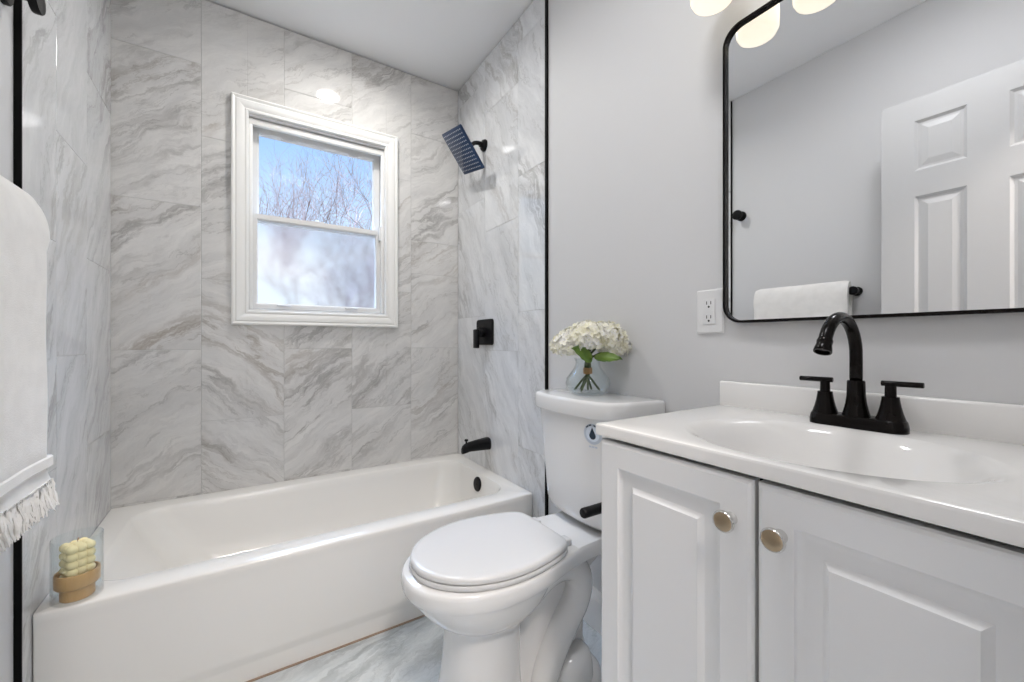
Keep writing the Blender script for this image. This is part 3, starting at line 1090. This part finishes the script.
    for s, ang in ((1, 8), (-1, -4)):
        hy = fy + s * 0.0505
        bm = BM()
        lathe(bm, [(0.0220, 0.020), (0.0210, 0.024), (0.0178, 0.034), (0.0148, 0.047), (0.0128, 0.060), (0.0125, 0.064), (0.0085, 0.065), (0.0082, 0.082), (0.007, 0.085), (0.0, 0.085)], (fx, hy, ZT), n=32)
        h = obj('handle', bm, M['bronze'], f, smooth=40)
        bm = BM()
        a = math.radians(ang)
        dv = Vector((-math.sin(a) * 0.6, s * math.cos(a), 0))
        o0 = Vector((fx, hy, ZT + 0.088))
        tube(bm, [o0 - dv * 0.013, o0 - dv * 0.0125, o0 + dv * 0.043, o0 + dv * 0.044], [0.0042, 0.005, 0.005, 0.0042], 16)
        obj('lever', bm, M['bronze'], h, smooth=40)
    adopt(f)

    # paper holder on the cabinet side
    p = empty('paper_holder', (0.72, 0.598, 0.663))
    tag(p, 'black toilet paper holder arm on the side of the vanity', 'paper holder')
    bm = BM()
    lathe(bm, [(0.024, -0.001), (0.024, 0.006), (0.021, 0.009), (0.010, 0.011)], (0.735, 0.598, 0.663), (0, 1, 0), 28)
    obj('wall_plate', bm, M['black'], p)
    bm = BM()
    tube(bm, [(0.735, 0.606, 0.663), (0.735, 0.645, 0.663), (0.733, 0.655, 0.663), (0.727, 0.660, 0.663), (0.716, 0.661, 0.663), (0.622, 0.661, 0.663)], 0.0112, 20)
    lathe(bm, [(0.0112, 0), (0.0112, 0.016), (0.0095, 0.0185), (0, 0.019)], (0.6225, 0.661, 0.663), (-1, 0, 0), 24)
    obj('holder_arm', bm, M['black'], p, smooth=40)
    adopt(p)


# ---------------------------------------------------------------- mirror, outlet, lights
def build_wall_things():
    m = empty('mirror', (XR, 0.303, 1.46))
    tag(m, 'rounded rectangular wall mirror in thin black frame above the sink', 'mirror')
    y0, y1, z0, z1 = 0.004, 0.599, 1.081, 1.838
    def rr(ins, x):
        return [Vector((x, p.x, p.y)) for p in rrect(y0 + ins, y1 - ins, z0 + ins, z1 - ins, 0.046 - ins, 0, 12)]
    bm = BM()
    rg = [rr(0, XR - 0.001), rr(0, XR - 0.024), rr(0.0012, XR - 0.0255), rr(0.0055, XR - 0.0255), rr(0.0065, XR - 0.0245), rr(0.0065, XR - 0.012)]
    loft(bm, rg, cap0=False, cap1=False)
    o = obj('frame', bm, M['bronze'], m, smooth=40)
    bm = BM()
    vs_ = [bm.verts.new(p) for p in rr(0.0060, XR - 0.016)]
    bm.faces.new(vs_)
    vs_ = [bm.verts.new(p) for p in rr(0.0060, XR - 0.011)]
    bm.faces.new(vs_[::-1])
    obj('mirror_glass', bm, M['mirror'], m, smooth=None, recalc=False)
    adopt(m)

    # outlet
    o = empty('wall_outlet', (XR, 0.6465, 1.116))
    tag(o, 'white duplex wall outlet left of the mirror', 'outlet')
    yc, zc = 0.6465, 1.116
    bm = BM()
    def pr(hw, hh, r, x):
        return [Vector((x, yc + p.x, zc + p.y)) for p in rrect(-hw, hw, -hh, hh, r, 0, 5)]
    loft(bm, [pr(0.0385, 0.060, 0.004, XR + 0.001), pr(0.0385, 0.060, 0.004, XR - 0.003), pr(0.0345, 0.056, 0.003, XR - 0.0065)])
    obj('cover_plate', bm, M['plastic'], o, smooth=30)
    bm = BM()
    loft(bm, [pr(0.0170, 0.0340, 0.002, XR - 0.006), pr(0.0170, 0.0340, 0.002, XR - 0.0082), pr(0.0160, 0.0330, 0.002, XR - 0.009)])
    fpl = obj('receptacle', bm, M['plastic'], o, smooth=30)
    for dz in (0.019, -0.019):
        for dy in (-0.006, 0.006):
            bm = BM()
            box(bm, XR - 0.0094, XR - 0.0085, yc + dy - 0.001, yc + dy + 0.001, zc + dz, zc + dz + 0.0085)
            obj('blade_slot', bm, M['slot'], fpl, smooth=None)
        bm = BM()
        lathe(bm, [(0.0028, 0), (0.0028, 0.0008)], (XR - 0.0087, yc, zc + dz - 0.0065), (-1, 0, 0), 14)
        obj('ground_hole', bm, M['slot'], fpl, smooth=None)
    bm = BM()
    box(bm, XR - 0.0095, XR - 0.0085, yc - 0.006, yc + 0.006, zc - 0.001, zc + 0.0035)
    box(bm, XR - 0.0095, XR - 0.0085, yc - 0.006, yc + 0.006, zc - 0.0055, zc - 0.002)
    obj('reset_button', bm, M['plastic'], fpl, smooth=None)
    for dz in (-0.048, 0.048):
        bm = BM()
        lathe(bm, [(0.003, 0), (0.0026, 0.0010), (0, 0.0012)], (XR - 0.0062, yc, zc + dz), (-1, 0, 0), 12)
        obj('screw', bm, M['plastic'], o)
    adopt(o)

    # vanity light bar with opal shades
    l = empty('vanity_light', (XR, 0.36, 2.03))
    tag(l, 'black vanity light bar with lit white glass shades above the mirror', 'light')
    bm = bbox_bm(XR - 0.022, XR + 0.0005, 0.26, 0.46, 1.985, 2.085, 0.006)
    obj('back_plate', bm, M['bronze'], l, smooth=40)
    bm = BM()
    tube(bm, [(0.938, 0.10, 2.035), (0.938, 0.62, 2.035)], 0.009, 14)
    tube(bm, [(XR - 0.02, 0.36, 2.035), (0.938, 0.36, 2.035)], 0.009, 14)
    obj('light_bar', bm, M['bronze'], l, smooth=40)
    for y in (0.568, 0.429, 0.290, 0.151):
        bm = BM()
        lathe(bm, [(0.0, 0.0), (0.03, 0.001), (0.044, 0.006), (0.050, 0.018), (0.051, 0.05), (0.049, 0.10), (0.046, 0.128), (0.04, 0.135), (0.02, 0.137)], (0.938, y, 1.846), n=36)
        sh = obj('lamp_shade', bm, M['shade'], l, smooth=50)
        bm = BM()
        lathe(bm, [(0.022, 0.136), (0.022, 0.168), (0.014, 0.178), (0.0, 0.178)], (0.938, y, 1.846), n=24)
        obj('socket_cup', bm, M['bronze'], sh, smooth=40)
    adopt(l)

    # recessed ceiling light over the tub
    r = empty('recessed_light', (0.40, 1.765, ZC))
    tag(r, 'round recessed ceiling light over the bathtub', 'light')
    bm = BM()
    lathe(bm, [(0.085, 0.001), (0.085, 0.006), (0.080, 0.008), (0.062, 0.006), (0.062, 0.001)], (0.40, 1.765, ZC), (0, 0, -1), 40, cap0=False, cap1=False)
    obj('trim_ring', bm, M['plastic'], r, smooth=40)
    bm = BM()
    lathe(bm, [(0.062, 0.0015), (0.062, 0.004), (0.0, 0.004)], (0.40, 1.765, ZC), (0, 0, -1), 40, cap0=False)
    obj('lens', bm, M['recessed'], r, smooth=40)
    ld = bpy.data.lights.new('recessed_bulb', 'AREA')
    ld.shape = 'DISK'
    ld.size = 0.11
    ld.energy = RECESSED_W
    ld.color = (1.0, 0.98, 0.95)
    ld.spread = math.radians(155)
    lo = bpy.data.objects.new('recessed_bulb', ld)
    lo.location = (0.40, 1.765, ZC - 0.006)
    link(lo, r)
    adopt(r)

    for nm, loc, mat, lab in (('added_ceiling_fill', (0.30, 0.42, ZC), 'ceiling_fill', 'added unseen fill light on the ceiling before the vanity'),
                              ('added_hall_fill', (0.1, -0.75, ZC), 'hall_fill', 'added unseen fill light in the hallway')):
        r = empty(nm, loc)  # both are unseen fill lamps, added to brighten the room
        tag(r, lab, 'light')
        bm = BM()
        lathe(bm, [(0.165, 0.0), (0.165, 0.022), (0.155, 0.026), (0.150, 0.020)], loc, (0, 0, -1), 44, cap1=False)
        obj('rim', bm, M['plastic'], r, smooth=40)
        bm = BM()
        lathe(bm, [(0.150, 0.018), (0.145, 0.030), (0.10, 0.042), (0.05, 0.048), (0, 0.05)], loc, (0, 0, -1), 44, cap0=False)
        obj('diffuser', bm, M[mat], r, smooth=60)
        adopt(r)


# ---------------------------------------------------------------- open door seen in the mirror
def build_door():
    d = empty('door_1', (-0.24, 0.63, 0.01))
    structure(d, 'white six-panel door standing open, seen in the mirror', 'door')
    xa, xb = -0.262, -0.226
    y0, y1, z0, z1 = 0.022, 0.630, 0.012, 2.036
    bm = BM()
    box(bm, xa + 0.009, xb - 0.009, y0 + 0.05, y1 - 0.05, z0 + 0.05, z1 - 0.05)
    ys = [y0, y0 + 0.105, y0 + 0.252, y1 - 0.252, y1 - 0.105, y1]
    zs = [z0, 0.24, 0.87, 1.00, 1.632, 1.738, 1.942, z1]
    # stiles and rails
    for a, b in ((ys[0], ys[1]), (ys[2], ys[3]), (ys[4], ys[5])):
        box(bm, xa, xb, a, b, z0, z1)
    for a, b in ((zs[0], zs[1]), (zs[2], zs[3]), (zs[4], zs[5]), (zs[6], zs[7])):
        box(bm, xa, xb, ys[1], ys[2], a, b)
        box(bm, xa, xb, ys[3], ys[4], a, b)
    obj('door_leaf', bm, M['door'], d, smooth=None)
    for a, b in ((ys[1], ys[2]), (ys[3], ys[4])):
        for c, e in ((zs[1], zs[2]), (zs[3], zs[4]), (zs[5], zs[6])):
            bm = BM()
            for s, xf in ((1, xb), (-1, xa)):
                def ring(ins, dep):
                    return [Vector((xf - s * dep, a + ins, c + ins)), Vector((xf - s * dep, b - ins, c + ins)), Vector((xf - s * dep, b - ins, e - ins)), Vector((xf - s * dep, a + ins, e - ins))]
                loft(bm, [ring(-0.0005, 0.0005), ring(0.004, 0.004), ring(0.010, 0.0085), ring(0.018, 0.0085), ring(0.038, 0.003), ring(0.040, 0.0025)], cap0=False)
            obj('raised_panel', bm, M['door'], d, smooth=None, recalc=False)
    for z in (0.25, 1.02, 1.80):
        bm = BM()
        lathe(bm, [(0.006, 0), (0.006, 0.09)], (xb + 0.004, y0 - 0.004, z), n=12)
        obj('hinge', bm, M['black'], d)
    adopt(d)


# ---------------------------------------------------------------- towel, bar and robe hook
def build_towel():
    b = empty('towel_bar', (-0.43, 1.0, 1.283))
    tag(b, 'black towel bar on the left wall under the white towel', 'towel bar')
    zb, xb = 1.283, -0.385
    bm = BM()
    tube(bm, [(xb, 0.782, zb), (xb, 1.206, zb)], 0.008, 16)
    obj('bar', bm, M['black'], b, smooth=40)
    for y in (0.780, 1.200):
        bm = BM()
        lathe(bm, [(0.022, 0.0), (0.022, 0.006), (0.013, 0.010), (0.012, 0.035), (0.020, 0.042), (0.021, 0.062), (0.016, 0.068), (0, 0.068)], (XL(y) - 0.0115, y, zb), (1, 0, 0), 28)
        obj('bar_post', bm, M['black'], b, smooth=40)
    adopt(b)

    t = empty('towel', (-0.39, 1.0, 1.30))
    tag(t, 'thick white fringed towel hanging on the bar at the left edge', 'towel')
    rnd = random.Random(3)
    ya, ybk = 0.792, 1.228
    # closed profile in x-z: hugs the bar, two thick layers
    xc = -0.392
    prof = []
    zt = zb - 0.033
    n = 16
    for i in range(9):                                     # back layer, outer side, upwards
        prof.append((xc - 0.030, 0.86 + (zt - 0.86) * i / 9))
    for i in range(n + 1):                                 # over the top
        a = PI - PI * i / n
        prof.append((xc + 0.004 + (0.034 if a > PI / 2 else 0.040) * math.cos(a), zt + 0.086 * math.sin(a)))
    for i in range(1, 12):                                 # front layer, outer, downwards
        prof.append((xc + 0.044 + 0.001 * math.sin(i), zt - (zt - 0.782) * i / 11))
    prof.append((xc + 0.040, 0.778))
    prof.append((xc + 0.014, 0.780))
    for i in range(1, 10):                                 # front layer, inner, upwards
        prof.append((xc + 0.014 - 0.001 * i * 0.5, 0.782 + (zb - 0.80) * i / 10))
    for i in range(7):                                     # over the bar
        a = PI * i / 6
        prof.append((xb + 0.0095 * math.cos(a), zb + 0.0095 * math.sin(a)))
    for i in range(9, -1, -1):                             # back layer inner, downwards
        prof.append((xc - 0.004, 0.86 + (zb - 0.875) * i / 10))
    rings = []
    K = 44
    wave = lambda y: 0.0022 * math.sin(y * 31 + 1.2)
    for k in range(K + 1):
        y = ya + (ybk - ya) * k / K
        e = min(k, K - k) / K
        r = []
        for j, (x, z) in enumerate(prof):
            drop = max(0.0, min(1.0, (zt - z) / 0.5))
            pin = max(0, 1 - e * 22)                       # soften the two side edges
            xx = x + wave(y) * drop if x > xc else x
            xm = xc + 0.029 if x > xc + 0.006 else xc - 0.017
            zz = z
            if z < zt:
                xx += (xm - xx) * pin * 0.5
            else:
                zz = z - pin * 0.006
            r.append(Vector((xx, y, zz)))
        rings.append(r)
    bm = BM()
    loft(bm, rings)
    obj('towel_body', bm, M['towel'], t, smooth=60)
    # woven hem band
    bm = BM()
    rg = []
    for k in range(K + 1):
        y = ya - 0.001 + (ybk - ya + 0.003) * k / K
        w = wave(y)
        rg.append([Vector((xc + 0.043 + w, y, 0.800)), Vector((xc + 0.0458 + w, y, 0.797)), Vector((xc + 0.0458 + w, y, 0.779)), Vector((xc + 0.043 + w, y, 0.776)), Vector((xc + 0.016, y, 0.776)), Vector((xc + 0.016, y, 0.800))])
    loft(bm, rg)
    obj('hem', bm, M['towel'], t, smooth=40)
    # thin under layer that hangs a little lower and wider, ending in a fringe
    yb2 = ybk + 0.030
    bm = BM()
    rg = []
    for k in range(K + 1):
        f = k / K
        rg.append([Vector((xc + 0.024, ya + (ybk - ya - 0.02) * f, 0.80)), Vector((xc + 0.036, ya + (ybk - ya - 0.02) * f, 0.80)),
                   Vector((xc + 0.038, ya + (yb2 - ya) * f, 0.738)), Vector((xc + 0.032, ya + (yb2 - ya) * f, 0.737))])
    loft(bm, rg)
    obj('under_layer', bm, M['towel'], t, smooth=60)
    bm = BM()
    for k in range(460):
        f = k / 459
        y = ya + 0.002 + (yb2 - ya - 0.003) * f
        pts = [Vector((xc + 0.036 + rnd.uniform(-0.003, 0.004), y, 0.744))]
        for q in range(5):
            pts.append(pts[-1] + Vector((rnd.uniform(-0.002, 0.0035), rnd.uniform(-0.004, 0.0055), -0.0095 - rnd.uniform(0, 0.004))))
        tube(bm, pts, [0.0022, 0.0027, 0.0024, 0.0027, 0.0024, 0.0014], 5)
    fr = obj('fringe', bm, M['towel'], t, smooth=60)
    fr['kind'] = 'stuff'
    adopt(t)

    h = empty('robe_hook', (-0.446, 1.345, 1.80))
    tag(h, 'small black robe hook high on the left wall beside the tile edge', 'hook')
    y, z = 1.352, 1.803
    xw = XL(y) - 0.0115
    bm = BM()
    lathe(bm, [(0.029, -0.001), (0.029, 0.007), (0.026, 0.010), (0.010, 0.011)], (xw, y, z), (1, 0, 0), 32)
    obj('wall_plate', bm, M['black'], h, smooth=40)
    bm = BM()
    lathe(bm, [(0.009, 0.008), (0.008, 0.038), (0.012, 0.042), (0.028, 0.044), (0.029, 0.047), (0.029, 0.056), (0.027, 0.059), (0, 0.060)], (xw, y, z), (1, 0, 0), 32)
    obj('peg', bm, M['black'], h, smooth=40)
    adopt(h)


# ---------------------------------------------------------------- candle
def build_candle():
    x, y, z = -0.381, 1.5185, 0.3672
    z0 = z
    h = empty('candle_holder', (x, y, z))
    tag(h, 'turned wooden candle holder on the front left rim of the tub', 'candle holder')
    bm = BM()
    lathe(bm, [(0.031, 0.0), (0.033, 0.002), (0.033, 0.026), (0.034, 0.029), (0.041, 0.033), (0.0435, 0.037), (0.0435, 0.066), (0.042, 0.069), (0.039, 0.069), (0.0385, 0.045), (0.030, 0.040), (0.0, 0.040)], (x, y, z), n=40)
    obj('holder_body', bm, M['wood'], h, smooth=40)
    adopt(h)
    c = empty('bubble_candle', (x, y, z + 0.040))
    tag(c, 'pale yellow bubble pillar candle in the wooden holder', 'candle')
    bm = BM()
    s, r = 0.0185, 0.0118
    a = 0.6
    ca, sa = math.cos(a), math.sin(a)
    for i in (-1, 0, 1):
        for j in (-1, 0, 1):
            for k in range(5):
                px, py = i * s, j * s
                bmesh.ops.create_icosphere(bm, subdivisions=3, radius=r, matrix=Matrix.Translation((x + (px * ca - py * sa) * 0.92, y + (px * sa + py * ca) * 0.92, z + 0.0525 + k * 0.0195)))
    lathe(bm, [(0.024, 0.0415), (0.024, 0.137)], (x, y, z), n=24)
    obj('wax_body', bm, M['wax'], c, smooth=60)
    bm = BM()
    tube(bm, [(x, y, z + 0.138), (x + 0.0005, y, z + 0.147), (x + 0.002, y + 0.001, z + 0.152)], 0.0011, 6)
    obj('wick', bm, M['twine'], c)
    adopt(c)
    g = empty('glass_cylinder', (x, y, z))
    tag(g, 'clear glass cylinder around the yellow candle and its holder', 'vase')
    bm = BM()
    lathe(bm, [(0.0480, 0.0), (0.0490, 0.0008), (0.0490, 0.158), (0.0482, 0.1595), (0.0472, 0.158), (0.0472, 0.002), (0.047, 0.0)], (x, y, z), n=56, cap0=False, cap1=False)
    obj('glass_wall', bm, M['vase'], g, smooth=60)
    adopt(g)


# ---------------------------------------------------------------- flowers
def build_flowers():
    x, y, z = 0.948, 1.012, 0.8590
    v = empty('glass_vase', (x, y, z))
    tag(v, 'clear bulbous glass vase on the toilet tank lid', 'vase')
    bm = BM()
    outp = [(0.030, 0.0), (0.050, 0.001), (0.060, 0.006), (0.070, 0.022), (0.0735, 0.038), (0.070, 0.054), (0.059, 0.070), (0.048, 0.084), (0.0415, 0.096), (0.0400, 0.106), (0.042, 0.115), (0.0465, 0.121)]
    inp = [(r - 0.003, h) for r, h in outp[::-1]][:-2] + [(0.045, 0.010), (0.0, 0.009)]
    lathe(bm, outp + inp, (x, y, z), n=48, cap0=True, cap1=False)
    obj('glass_body', bm, M['vase'], v, smooth=60)
    adopt(v)

    b = empty('hydrangea_bouquet', (x, y, z + 0.012))
    tag(b, 'bunch of cream hydrangeas tied with twine in the glass vase', 'flowers')
    rnd = random.Random(9)
    tie = Vector((x, y, z + 0.078))
    # heads: right vector is image-right in the room
    rt = Vector((math.cos(YAW), -math.sin(YAW), 0))
    fw = Vector((math.sin(YAW), math.cos(YAW), 0))
    heads = [(-0.082, -0.006, 0.160, 0.050), (-0.020, -0.030, 0.185, 0.060), (0.045, -0.012, 0.186, 0.060), (0.082, -0.008, 0.158, 0.046), (0.012, 0.040, 0.185, 0.058), (-0.05, 0.035, 0.176, 0.052)]
    feet = [(-0.05, 0.0), (0.0, -0.005), (0.042, -0.01), (0.02, 0.03), (-0.02, 0.03), (-0.03, -0.03)]
    for i, (hx, hf, hz, hr) in enumerate(heads):
        c = Vector((x, y, z + hz + 0.003)) + rt * (hx * 0.92 + 0.011) + fw * hf
        ft = Vector((x, y, z + 0.014)) + rt * feet[i][0] * 0.9 + fw * feet[i][1]
        k = Vector((math.cos(i * 1.05), math.sin(i * 1.05), 0)) * 0.007
        bm = BM()
        tube(bm, smooth_path([ft, (ft + tie) / 2 + k * 0.6, tie + k, tie + Vector((0, 0, 0.03)) + (c - tie) * 0.12 + k, c - (c - tie).normalized() * hr * 0.3]), 0.0036, 8)
        obj('stem', bm, M['stem'], b, smooth=60)
        bm = BM()
        nF = 150
        for q in range(nF):
            fz = 1 - 1.62 * (q + 0.5) / nF
            th = q * 2.39996 + i
            rr_ = math.sqrt(max(0, 1 - fz * fz))
            d = Vector((rr_ * math.cos(th), rr_ * math.sin(th), fz)).normalized()
            rad = hr * (1 + rnd.uniform(-0.13, 0.12))
            p = c + Vector((d.x * rad * 1.05, d.y * rad * 1.05, d.z * rad * 0.82))
            d = (d + Vector((rnd.uniform(-.25, .25), rnd.uniform(-.25, .25), rnd.uniform(-.15, .25)))).normalized()
            a, e = frame_axes(d)
            rot0 = rnd.uniform(0, PI)
            sz = rnd.uniform(0.0092, 0.0135)
            for pk in range(4):
                an = rot0 + pk * PI / 2
                u = a * math.cos(an) + e * math.sin(an)
                w = d.cross(u)
                cup = rnd.uniform(0.10, 0.45) * sz
                pr = [p, p + u * sz * 0.45 + w * sz * 0.46 + d * cup * 0.35, p + u * sz * 0.95 + w * sz * 0.34 + d * cup, p + u * sz * 1.12 + d * cup * 0.9, p + u * sz * 0.95 - w * sz * 0.34 + d * cup, p + u * sz * 0.45 - w * sz * 0.46 + d * cup * 0.35]
                vv = [bm.verts.new(t) for t in pr]
                mid = bm.verts.new(p + u * sz * 0.6 + d * cup * 0.15)
                for s in range(6):
                    bm.faces.new((vv[s], vv[(s + 1) % 6], mid))
            ev = [bm.verts.new(p + d * 0.0022 + (a * math.cos(t) + e * math.sin(t)) * 0.0017) for t in (0, PI / 2, PI, 1.5 * PI)]
            f = bm.faces.new(ev)
            f.material_index = 1
        # an inner core so that the head is not hollow
        core = bmesh.ops.create_icosphere(bm, subdivisions=2, radius=hr * 0.86, matrix=Matrix.Translation(c) @ Matrix.Diagonal((1, 1, 0.8, 1)))
        obj('bloom', bm, [M['petal'], M['petal_eye']], b, smooth=50, recalc=False)
    # leaves
    for base, dirv, ln, wd, up in (((-0.002, -0.050, 0.116), (-0.66, -0.62, 0.55), 0.085, 0.046, Vector((0.35, -0.75, 0.5))),
                                   ((0.015, -0.045, 0.118), (0.93, -0.50, 0.16), 0.085, 0.034, Vector((0, -0.7, 0.7))),
                                   ((0.0, 0.03, 0.116), (0.3, 0.9, 0.15), 0.08, 0.036, Vector((0, 0.2, 1)))):
        o0 = Vector((x, y, z + base[2])) + rt * base[0] + fw * base[1]
        d = (rt * dirv[0] + fw * dirv[1] + Vector((0, 0, dirv[2]))).normalized()
        upw = (rt * up.x + fw * up.y + Vector((0, 0, up.z)))
        sd = d.cross(upw).normalized()
        nn = sd.cross(d).normalized()
        bm = BM()
        rows = []
        for i in range(13):
            t = i / 12
            w = wd * (math.sin(PI * t ** 0.8) ** 0.8) * 0.62 + 0.0008
            ctr = o0 + d * ln * t - nn * 0.018 * t * t
            rows.append([bm.verts.new(ctr + sd * w * s + nn * (0.010 * abs(s) ** 1.4 * (1 - t * 0.4) + 0.0015 * math.sin(i * 2.4) * abs(s))) for s in (-1, -0.66, -0.33, 0, 0.33, 0.66, 1)])
        for r0, r1 in zip(rows[:-1], rows[1:]):
            for j in range(6):
                bm.faces.new((r0[j], r0[j + 1], r1[j + 1], r1[j]))
        lf = obj('leaf', bm, M['leaf'], b, smooth=60)
        md = lf.modifiers.new('solidify', 'SOLIDIFY')
        md.thickness = 0.0008
    bm = BM()
    for k in range(6):
        zz = tie.z - 0.008 + k * 0.0034
        pts = [Vector((x + 0.0135 * math.cos(a), y + 0.0135 * math.sin(a), zz + 0.001 * math.sin(a * 3 + k))) for a in [2 * PI * i / 20 for i in range(21)]]
        tube(bm, pts, 0.0019, 6)
    obj('twine', bm, M['twine'], b, smooth=60)
    adopt(b)


build_shell()
build_window()
build_tub()
build_toilet()
build_vanity()
build_wall_things()
build_door()
build_shower()
build_towel()
build_flowers()
build_candle()
tree('bare_tree', 'bare grey tree whose blurred trunk shows through the frosted lower pane', (1.25, 6.2, -0.6), 3.35, 5, (M['bark_dark'], M['bark']), lean=-0.26, r0=0.075)
tree('bare_tree', 'bare tree with reddish twigs at the right of the clear upper pane', (1.95, 8.6, -0.6), 5.5, 12, (M['bark'], M['twig_red']), lean=-0.05, r0=0.05, levels=7)
tree('bare_tree', 'bare brown tree with fine branching behind the left of the upper pane', (0.75, 9.4, -0.6), 5.5, 23, (M['bark'], M['twig_red']), lean=0.02, r0=0.05, levels=7)
